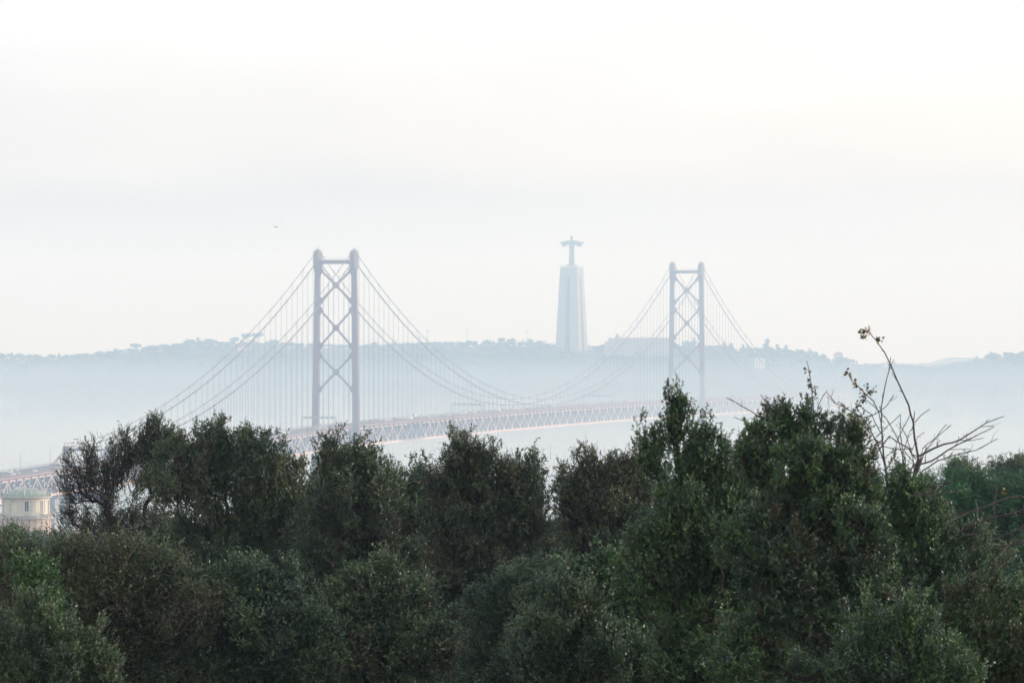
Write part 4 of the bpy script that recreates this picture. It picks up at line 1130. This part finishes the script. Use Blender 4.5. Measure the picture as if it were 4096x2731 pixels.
hero('sage_bush', 84, 2240, sprigs(2120, 2420, 2340, 4, 16, 200), 1500, [L_sage, L_olive, L_dark], 'tall pale sage bush right of the dark hollow at the centre', 'bush', seed=44, mats_w=(.4, .3, .3), **K4)
hero('sage_bush', 74, 3580, sprigs(3400, 3760, 2430, 5, 16, 150), 1500, [L_sage, L_green, L_dark], 'upright sage green bush with pale tips at the lower right', 'bush', seed=45, mats_w=(.45, .3, .25), **K4)
hero('evergreen_tree', 118, 1000, [(820,2420,110,80),(960,2330,90,80),(1090,2380,100,90),(880,2520,150,90),(1100,2500,130,90),(1000,2620,200,90),(760,2560,100,90),(1240,2600,110,90)], 2600, [L_dark, L_olive, L_sage],
     'teal green dense tree in front of the broad dense tree at lower left of centre', 'tree', seed=61, mats_w=(.6, .25, .15), shell=0.6, **K1)
hero('olive_tree', 122, 1540, [(1400,2420,90,80),(1520,2360,90,90),(1640,2440,90,80),(1500,2540,150,90),(1660,2580,120,90),(1380,2620,110,80)], 2000, [L_olive, L_dark, L_brown],
     'ragged olive tree low in the photo left of the dark hollow', 'tree', seed=62, mats_w=(.4, .4, .2), shell=0.6, **K1)
hero('dark_bush', 86, 2680, sprigs(2430, 3380, 2560, 7, 26, 90), 1200, [L_sage, L_dark, L_green], 'blue green bush at the bottom edge below the near evergreen', 'bush', seed=47, mats_w=(.2, .6, .2), **K4)
hero('brown_bush', 78, 4000, sprigs(3800, 4180, 2340, 8, 18, 120), 1700, [L_brown, L_olive, L_green, L_dark], 'brown green mottled bush in the lower right corner', 'bush', seed=48, mats_w=(.25, .25, .25, .25), **K4)

# --- taller trees filling the slope behind and between them
def proto(seed, mats, mw, n=2600, R=2.1, hgt=8.2, **kw):
    g = np.random.default_rng(seed)
    lob = []
    for k in range(8):
        a = g.uniform(0, 2 * math.pi); rr = g.uniform(0.1, 0.7) * R
        lob.append((rr * math.cos(a), rr * math.sin(a), hgt - .85 - 1.6 * (rr / R) ** 2 - g.uniform(0, .8), g.uniform(.5, .8), g.uniform(.5, .8), g.uniform(.5, .85)))
    for k in range(10):
        a = g.uniform(0, 2 * math.pi); rr = g.uniform(0.1, 0.85) * R
        lob.append((rr * math.cos(a), rr * math.sin(a), hgt - .5 - 1.6 * (rr / R) ** 2 - g.uniform(0, .4), .3, .3, g.uniform(.3, .5)))
    for k in range(34):
        a = g.uniform(0, 2 * math.pi); rr = g.uniform(0.55, 1.0) * R
        lob.append((rr * math.cos(a), rr * math.sin(a), 0.6 + (hgt - 2.6) * (k + .5) / 34, g.uniform(.6, .95), g.uniform(.6, .95), g.uniform(.5, .8)))
    args = dict(shoots=6, per=9, ll=0.085, lw=0.040, shell=0.6, spread=0.09, tuft=0.75, rt=0.005, twig_r=0.004, up=0.3, cup=0.7, mats_w=mw); args.update(kw)
    return tree_meshes(lob, n, g, mats, **args)
PT = {
 'olive': proto(31, [L_olive, L_dark, L_brown], (.45, .4, .15)),
 'dark': proto(32, [L_dark, L_olive], (.75, .25)),
 'brown': proto(34, [L_brown, L_olive, L_dark], (.4, .3, .3)),
 'green': proto(35, [L_green, L_dark, L_olive], (.35, .45, .2)),
}
# (px of the crown centre, py of the crown top, distance, kind, width, label)
ROWS = [
 (480, 2110, 185, 'dark', 1.1, 'dark tree behind the bare limbs of the sparse tree'), (760, 2010, 176, 'olive', 1.0, 'olive tree behind the gap between the sparse tree and the broad tree'),
 (1215, 1855, 165, 'olive', .75, 'olive tree rising in the gap between the broad tree and the domed tree'), (1120, 1960, 172, 'dark', 1.0, 'dark tree behind the right side of the broad dense tree'),
 (1400, 2010, 168, 'brown', 1.0, 'brownish tree behind the domed dark tree'), (1570, 1895, 164, 'dark', .8, 'dark tree right behind the domed tree'),
 (1705, 1885, 160, 'olive', .75, 'olive tree left of the tall centre tree against the river'), (1960, 2000, 160, 'brown', 1.0, 'brownish tree behind the tall centre tree'),
 (2200, 2085, 160, 'dark', .8, 'dark tree closing the foot of the bright central gap'), (2440, 2000, 160, 'brown', 1.0, 'brown tree behind the light olive tree'),
 (2580, 1850, 150, 'green', .75, 'green tree between the light olive tree and the leafy spire'), (2790, 1900, 140, 'dark', .9, 'dark tree behind the foot of the leafy spire'),
 (2930, 1755, 118, 'green', .75, 'green tree between the leafy spire and the near evergreen'), (3010, 1900, 120, 'brown', .8, 'brownish tree behind the left side of the near evergreen'),
 (3250, 1990, 125, 'dark', .9, 'dark tree behind the near evergreen with two tops'), (3440, 1900, 120, 'dark', .7, 'dark tree between the near evergreen and the fresh green tree'),
 (3700, 2010, 125, 'olive', .8, 'olive tree between the fresh green tree and the umbrella pine'), (3820, 2200, 105, 'green', .9, 'green tree in front of the pines under the leaning boughs'),
 (4080, 2320, 110, 'brown', 1.0, 'brown tree at the right edge below the lower pine crown'), 
 (300, 2200, 160, 'olive', 1.0, 'olive tree between the rounded shrub and the sparse tree'), 
 (2170, 2230, 125, 'dark', .8, 'dark tree in the hollow right of the tall centre tree'), 
  (60, 2260, 150, 'brown', .9, 'brown tree at the left edge behind the sage bushes'),
]
rt_ = random.Random(21)
KN = {'olive': 'olive_tree', 'dark': 'evergreen_tree', 'brown': 'brown_tree', 'green': 'evergreen_tree'}
for px, py, d, k, wd, lb_ in ROWS:
    top_ = at(px, py, d); gz = float(ground_z(np.array(top_.x), np.array(d))) - 0.3
    hs = (top_.z - gz) / 8.0
    w_ = wd * rt_.uniform(0.95, 1.08)
    tree_thing(KN[k], PT[k], (top_.x, d, gz), lb_, 'tree', 'trees on the near slope', rt_.uniform(0, 6.28), (w_, w_, hs))

# --- hazy treetops between here and the rotunda
MID = [(150, 2125, 900, 'rounded hazy treetop just right of the rotunda'), (235, 2170, 760, 'hazy treetop right of the rounded shrub'), (330, 2150, 1000, 'hazy treetop seen through the sparse tree, leftmost'),
       (470, 2080, 1150, 'hazy treetop seen between the limbs of the sparse tree'), (560, 2050, 1250, 'highest hazy treetop behind the sparse tree'), (650, 2090, 1000, 'hazy treetop behind the right side of the sparse tree'),
       (30, 2120, 1150, 'hazy treetop at the left edge in front of the rotunda wall'),
       (2220, 2085, 1100, 'hazy treetop at the foot of the bright central gap'), (4060, 2120, 900, 'hazy treetop behind the pines at the right edge')]
g = np.random.default_rng(50)
lobm = [(g.uniform(-4, 4), g.uniform(-3, 3), 9 + g.uniform(-2.5, 1.2), g.uniform(1.8, 3), g.uniform(1.8, 3), g.uniform(1.5, 2.4)) for _ in range(14)]
mid_me = tree_meshes(lobm, 900, g, [L_dark, L_olive], shoots=6, per=8, ll=0.36, lw=0.16, sl=(0.4, 0.8), spread=0.5, mats_w=(.6, .4), rt=0.02, twig_r=0.015)
for i, (px, py, d, lb_) in enumerate(MID):
    top_ = at(px, py, d); k_ = d / 800
    tree_thing('hazy_tree', mid_me, (top_.x, d, top_.z - 11.5 * k_), lb_, 'tree', 'treetops in the hazy middle distance', i * 1.3, (k_, k_, k_))

# --- bare climber twigs rising above the right hand bushes, with a few yellow leaves
def R6(x, y): return (2900 + x / 1.568, 1250 + y / 1.568)
def R7(x, y): return (3650 + x / 3.484, 1750 + y / 3.484)
def twig_mesh(name, polys, d, conv, m, base, gseed, side=True, dep=0.5):
    g = random.Random(gseed); mb = MB()
    for pts, r0, r1 in polys:
        y0 = g.uniform(-dep, dep); y1 = y0 + g.uniform(-dep, dep)
        P = []; n_ = len(pts)
        raw = [conv(*p) for p in pts]
        # resample with small kinks at the buds
        for i in range(n_ - 1):
            (ax, ay), (bx, by) = raw[i], raw[i + 1]
            ns_ = max(1, int(math.hypot(bx - ax, by - ay) / 26))
            for j in range(ns_):
                f = j / ns_; jt = 1.6 if (i or j) else 0
                P.append((ax + (bx - ax) * f + g.uniform(-jt, jt), ay + (by - ay) * f + g.uniform(-jt, jt)))
        P.append(raw[-1])
        W = []
        for i, (x, y) in enumerate(P):
            f = i / (len(P) - 1); dd = d + y0 + (y1 - y0) * f
            W.append(at(x, y, dd) - Vector(base))
        rr = [r0 + (r1 - r0) * i / (len(P) - 1) for i in range(len(P))]
        mb.tube(W, rr, 6)
        if side:
            for i in range(2, len(W) - 1):
                if g.random() < 0.62:
                    dr = (W[i + 1] - W[i]).normalized(); u = Vector((g.uniform(-1, 1), g.uniform(-.5, .5), g.uniform(-.2, 1))).normalized()
                    ln = g.uniform(.03, .16); e_ = W[i] + (dr + u).normalized() * ln
                    mb.tube([W[i], e_], [rr[i] * .6, rr[i] * .4], 4)
                    if g.random() < 0.6:
                        v2 = Vector((g.uniform(-1, 1), g.uniform(-.5, .5), g.uniform(-.2, 1))).normalized()
                        mb.tube([e_, e_ + (dr + v2).normalized() * ln * g.uniform(.5, 1.1)], [rr[i] * .4, rr[i] * .25], 4)
    return mb
def leaf_mb(mb, base, c, n, size, g, conv_d):
    for _ in range(n):
        a = at(c[0] + g.gauss(0, c[2]), c[1] + g.gauss(0, c[2]), conv_d + g.gauss(0, .03)) - Vector(base)
        dr = Vector((g.gauss(0, 1), g.gauss(0, 1), g.gauss(-.4, .8))).normalized(); s = dr.cross(Vector((g.gauss(0, 1), g.gauss(0, 1), g.gauss(0, 1)))).normalized(); nn = dr.cross(s)
        L_ = size * g.uniform(.7, 1.2)
        mb.face_verts([a, a + dr * L_ * .25 + s * L_ * .38 + nn * L_ * .08, a + dr * L_ * .65 + s * L_ * .34 + nn * L_ * .06, a + dr * L_, a + dr * L_ * .65 - s * L_ * .34 + nn * L_ * .06, a + dr * L_ * .25 - s * L_ * .38 + nn * L_ * .08, a + dr * L_ * .5 - nn * .0],
                      [(0, 1, 2, 6), (6, 2, 3), (6, 3, 4), (0, 6, 4, 5)])
DT = 92.0
tb = at(3640, 2200, DT); tbase = (tb.x, DT, float(ground_z(np.array(tb.x), np.array(DT))))
CL = empty('climbing_shrub', tbase)
tag(CL, 'bare leggy climber with crossing twigs and a few yellow leaves above the right bushes', 'shrub')
rootp = [(1180, 1480), (1170, 1250), (1175, 1100)]
main = [
 (rootp + [(1205,980),(1215,930),(1190,790),(1180,690),(1150,580),(1110,490),(1070,400),(1040,330),(1000,250),(950,180),(905,125)], .020, .0042),
 ([(1010,1260),(1015,1050),(1000,930),(985,800),(980,600),(1000,480),(1030,370),(1040,280)], .015, .0035),
 ([(1160,1150),(1190,990),(1215,900),(1330,840),(1470,800),(1560,745),(1640,690),(1750,650)], .017, .0035),
 ([(1120,1120),(1180,960),(1300,930),(1400,860),(1520,800),(1690,715)], .014, .0035),
 ([(1180,1100),(1240,990),(1330,930),(1460,890),(1580,860),(1710,790)], .009, .003),
 ([(1020,1200),(1010,990),(980,880),(940,790),(900,710),(850,650),(760,600),(690,570),(640,500)], .011, .0035),
 ([(840,1150),(890,940),(960,870),(1030,775),(1080,810),(1150,850),(1200,920)], .011, .006),
 ([(985,800),(900,850),(870,840),(940,790),(1020,710),(1100,640)], .006, .003),
 ([(700,1000),(750,800),(790,640),(850,560),(900,500),(955,455)], .010, .003),
 ([(890,520),(830,460),(800,430),(765,370)], .006, .003),
 ([(880,510),(930,555),(965,620),(985,720),(990,800)], .006, .005),
 ([(1190,690),(1230,640),(1285,605)], .005, .003),
 ([(790,650),(870,660),(940,635),(1010,590),(1060,520)], .006, .003),
 ([(570,760),(550,560),(545,470),(530,370),(512,300)], .009, .003),
 ([(560,700),(590,580),(610,530),(640,490)], .006, .003),
 ([(380,800),(240,670),(150,610),(60,560),(10,535)], .009, .0035), ([(350,760),(190,700),(120,680),(55,655)], .007, .003),
 ([(60,960),(110,870),(160,820),(240,785),(330,780)], .006, .007), ([(350,700),(280,590),(225,515)], .007, .003), ([(330,820),(230,780),(155,745)], .006, .003), ([(110,870),(80,840),(45,825)], .004, .002),
 ([(1130,1080),(1120,950),(1090,800),(1010,660),(890,550)], .007, .003), ([(1140,1060),(1130,930),(1100,780),(1100,640)], .007, .003), ([(1190,1050),(1180,900),(1140,780),(1090,690)], .006, .003),
 ([(1210,1000),(1250,870),(1320,790),(1390,700)], .006, .003), ([(1220,940),(1240,850),(1340,770),(1420,705)], .006, .003), ([(1170,870),(1210,780),(1250,750)], .004, .0025),
 ([(940,790),(1000,840),(1100,860),(1180,850)], .005, .004), ([(1010,990),(1060,900),(1080,800),(1160,640)], .006, .003), ([(1200,960),(1120,860),(1160,740),(1190,720)], .005, .003),
 ([(1330,840),(1350,800),(1320,790)], .003, .002), ([(1560,745),(1600,715),(1690,715)], .005, .0025), ([(1470,800),(1550,800),(1625,785)], .005, .0025), ([(1640,690),(1640,672)], .003, .002),
 ([(1400,860),(1480,855),(1540,855)], .004, .0025), ([(820,850),(900,850),(980,850)], .004, .004), ([(860,600),(920,640),(960,720),(980,760)], .005, .004), ([(690,570),(640,520),(655,610)], .003, .002),
]
main = [(p, a * 1.6, b * 1.9) for p, a, b in main]
mbm = twig_mesh('stem', main, DT, R6, M_bark2, tbase, 3)
mbm.build('stem', M_bark2, CL)
lv = MB(); gl_ = random.Random(8)
for x, y, s, n_, y_ in ((898,110,8,9,0), (870,120,12,11,1), (855,135,7,7,0), (880,150,8,8,0), (858,152,5,4,0), (960,172,9,8,1), (980,168,6,4,0), (768,368,4,3,1), (775,395,6,4,0), (792,408,5,3,1), (815,440,7,5,0), (826,458,6,3,1), (862,480,4,2,0)):
    lv.mi = y_
    c = R6(x, y); leaf_mb(lv, tbase, (c[0], c[1], s * .6), n_, 0.060, gl_, DT)
lv.mi = 1
for x, y, s, n_ in ((512,365,5,6), (518,420,6,6), (522,462,5,5), (540,462,3,2), (567,470,5,5), (890,450,10,7), (870,510,12,14), (905,500,10,12), (938,490,5,4), (862,545,9,9), (825,575,10,10), (848,580,5,4), (820,600,10,8), (795,635,13,10),
                    (825,640,5,3), (738,580,6,5), (710,558,4,3), (765,690,8,5), (797,705,6,5), (800,672,5,4), (790,820,8,6), (780,650,12,8)):
    lv.mi = 1 if gl_.random() < .8 else 0
    c = R6(x, y); leaf_mb(lv, tbase, (c[0], c[1], s * .6), n_, 0.056, gl_, DT)
lv.build('foliage', [L_yellow, L_autdark], CL)
tag(CL.children[-1], kind='stuff')
# leaning bare boughs across the pines
tb2 = at(4250, 2500, 66); base2 = (tb2.x, 66.0, float(ground_z(np.array(tb2.x), np.array(66.0))))
BT = empty('bare_tree', base2)
tag(BT, 'bare leaning boughs crossing in front of the pines at the right edge', 'tree')
limbs = [
 ([(2100,3600),(2000,2400),(1900,1500),(1750,1000),(1520,810),(1260,860),(1140,920),(900,1000),(720,1060),(400,1060)], .05, .007),
 ([(900,1000),(700,1080),(560,1150),(430,1200)], .009, .004),
 ([(880,850),(905,1000),(910,1150)], .007, .007), ([(1190,690),(1140,920),(1155,1100),(1150,1300)], .008, .007),
 ([(1950,1700),(1750,1150),(1554,1000),(1370,1065),(1140,1100),(920,1190),(700,1300),(590,1360),(480,1395)], .025, .005),
 ([(920,1150),(800,1220),(680,1310),(740,1190)], .006, .004),
 ([(1980,2000),(1800,1350),(1554,1240),(1350,1330),(1150,1420),(900,1550)], .022, .005),
 ([(2000,2100),(1800,1500),(1554,1470),(1340,1500),(1100,1550),(950,1640)], .024, .006),
 ([(760,510),(600,600),(440,660),(300,760),(120,800),(-60,820)], .006, .010),
 ([(300,760),(360,690),(400,580)], .004, .003), ([(830,730),(640,760),(420,770),(300,750)], .005, .005),
 ([(1240,1300),(900,1340),(680,1360)], .005, .004), ([(1140,920),(1260,950),(1420,980)], .005, .003), ([(1340,1500),(1250,1600),(1150,1700)], .008, .004), ([(1420,1620),(1300,1700),(1150,1850),(900,2000)], .010, .004),
 ([(940,1000),(990,1080),(1020,1110)], .004, .003), ([(470,1060),(440,1150),(410,1100)], .004, .003),
]
lm = twig_mesh('limb', limbs, 66.0, R7, M_bark2, base2, 9, dep=0.6); lm.build('trunk', M_bark2, BT)
lv = MB()
for x, y, s, n_ in ((460,920,14,6), (210,680,14,7), (1040,680,8,4), (1310,740,8,5), (560,1390,10,5), (860,1500,10,6), (940,1540,8,5), (1120,1420,8,4), (1430,1040,10,8), (380,870,10,5)):
    lv.mi = 0 if gl_.random() < .35 else 1
    c = R7(x, y); leaf_mb(lv, base2, (c[0], c[1], s * .5), n_, 0.04, gl_, 66.0)
lv.build('foliage', [L_yellow, L_autdark], BT); tag(BT.children[-1], kind='stuff')

# --- trees on the far ridge: four kinds, copied along the skyline
def far_proto(seed, lobes, n, trunk_h, mats, ll=1.1, lw=0.75, shoots=4, per=5):
    g = np.random.default_rng(seed)
    return tree_meshes(lobes, n, g, mats, shoots=shoots, per=per, ll=ll, lw=lw, sl=(0.5, 1.0), spread=0.5, mats_w=(.6, .4), rt=0.07, twig_r=0.05, K=4)
g = np.random.default_rng(77)
FARP = {
 'round': far_proto(1, [(g.uniform(-2, 2), g.uniform(-2, 2), 6 + g.uniform(-1.5, 1.5), 2.6, 2.6, 2.2) for _ in range(7)], 110, 3, [L_dark, L_olive]),
 'umbrella': far_proto(2, [(g.uniform(-5, 5), g.uniform(-3, 3), 9 + g.uniform(-.4, .8), 3.0, 3.0, 1.3) for _ in range(9)], 130, 6, [L_dark, L_pine]),
 'conifer': far_proto(3, [(0, 0, 2.5, 2.6, 2.6, 1.6), (0, 0, 5, 2.0, 2, 1.6), (0, 0, 7.4, 1.3, 1.3, 1.5), (0, 0, 9.2, .6, .6, 1.2)], 90, 2, [L_dark, L_pine]),
 'poplar': far_proto(4, [(g.uniform(-2, 2), 0, 6 + g.uniform(-3, 3), 1.0, 1.0, 2.6) for _ in range(6)], 60, 3, [L_brown, L_olive], ll=.8, lw=.3),
}
fr_ = random.Random(99)
KL = {'round': 'round crowned', 'umbrella': 'flat topped', 'conifer': 'pointed', 'poplar': 'thin bare'}
def far_tree(kind, px, sc, label, dy=0.0, sx_=1.0):
    d = DR + dy; x = (px - 2048) / F * d
    z = float(hill_z(np.array(x), np.array(d)))
    tree_thing('ridge_tree', FARP[kind], (x, d, z - 0.8 - (1.6 * sc if kind == 'umbrella' else 0.0)), label, 'tree', label + 's' if ' part' in label else 'trees on the far ridge', fr_.uniform(0, 6.28), (sc * sx_, sc * sx_, sc))
far_tree('umbrella', 540, 0.95, 'flat topped tree standing out on the left ridge', 0, 0.8)
far_tree('umbrella', 985, 1.0, 'left half of the wide flat canopy on the ridge under the outer cables', -5, 0.85)
far_tree('umbrella', 1030, 1.0, 'right half of the wide flat canopy on the ridge under the outer cables', 5, 0.85)
far_tree('umbrella', 760, 0.75, 'broad low tree on the ridge above the dark left trees', 0, 1.2)
far_tree('umbrella', 835, 0.7, 'broad tree on the ridge left of the wide flat canopy', 0, 1.2)
far_tree('umbrella', 2005, 0.85, 'broad rounded tree on the ridge between the masts', 0, 0.9)
far_tree('umbrella', 2045, 0.75, 'smaller rounded tree right of the broad one between the masts', 0, 0.8)
far_tree('umbrella', 1650, 0.8, 'broad tree on the ridge right of the first tower beside the tower house', 0, 1.3)
far_tree('conifer', 3068, 1.25, 'pointed conifer standing out on the ridge right of the far tower')
far_tree('conifer', 3145, 0.9, 'small pointed conifer on the ridge right of the tall one')
far_tree('round', 3368, 1.0, 'round tree beside the gabled house on the right ridge')
far_tree('round', 2750, 1.0, 'dark bushy tree between the legs of the far tower', 0, 1.1)
far_tree('poplar', 2775, 1.1, 'thin bare tree between the legs of the far tower')
far_tree('umbrella', 3990, 0.95, 'wide dark canopy at the left of the right edge hill', -60, 1.3)
far_tree('umbrella', 4070, 1.0, 'wide dark canopy on top of the right edge hill', -60, 1.4)
SECR = [(-40, 500, 22, 'on the left end of the far ridge', (3, 1, 1.2, 0)), (560, 950, 16, 'on the far ridge left of the cables', (3, 1, .3, 0)), (1060, 1240, 6, 'on the far ridge left of the first tower', (3, .5, 1, .5)),
        (1450, 1700, 10, 'on the far ridge right of the first tower', (3, .5, .6, .6)), (1700, 2210, 24, 'on the far ridge between the masts', (3, .3, 1, 2)), (2370, 2420, 3, 'on the ridge between pedestal and institution', (1, 0, 1, 0)),
        (2700, 3000, 12, 'on the ridge around the far tower', (2, 0, .6, 2)), (3000, 3420, 22, 'on the ridge right of the far tower', (3, .4, 1.6, .6)), (3430, 3940, 22, 'on the low ridge behind the bare twigs', (3, .8, .8, .5)), (3945, 4130, 9, 'on the hill at the right edge', (3, 1, .4, .2))]
for a, b2, n_, where, wts in SECR:
    for i in range(n_):
        k = fr_.choices(('round', 'umbrella', 'conifer', 'poplar'), wts)[0]
        px = a + (b2 - a) * (i + fr_.uniform(.1, .9)) / n_
        sc_ = fr_.uniform(.45, .85); sz_ = 'small ' if sc_ < .58 else ('tall ' if sc_ > .72 else 'medium ')
        hf_ = where + (', left part' if i < n_ / 2 else ', right part')
        far_tree(k, px, sc_ * (.8 if k == 'umbrella' else 1), sz_ + KL[k] + ' tree ' + hf_, fr_.uniform(-25, 25), fr_.uniform(.9, 1.4))
# woodland clothing the slope of the far bank
g = np.random.default_rng(5)
n = 5200
X = g.uniform(-1500, 1500, n); Y = g.uniform(5175, 5420, n); Z = hill_z(X, Y)
lum = np.sin(X * 0.02 + Y * .03) + np.sin(X * .05 - Y * .02) + g.normal(0, .6, n)
k = lum > -0.9; X, Y, Z = X[k], Y[k], Z[k]
Cc = np.stack([X, Y, Z + g.uniform(.5, 2.5, len(X))], -1)
B = np.repeat(Cc, 16, 0); dd = unit(g.normal(size=B.shape)); dd[:, 2] = np.abs(dd[:, 2]); P = B + dd * g.uniform(1.5, 3.4, (len(B), 1)) * np.array([1.2, 1.2, .9])
s1 = unit(np.cross(dd, g.normal(size=B.shape))); s2 = np.cross(dd, s1); q = 1.3
V = np.stack([P - s1 * q, P + s2 * q * .8, P + s1 * q, P - s2 * q * .8], 1)
w = obj('woodland', quads_mesh('woodland', V, [L_far])); tag(w, 'dark woodland clothing the slope of the far bank', 'woodland', kind='stuff')
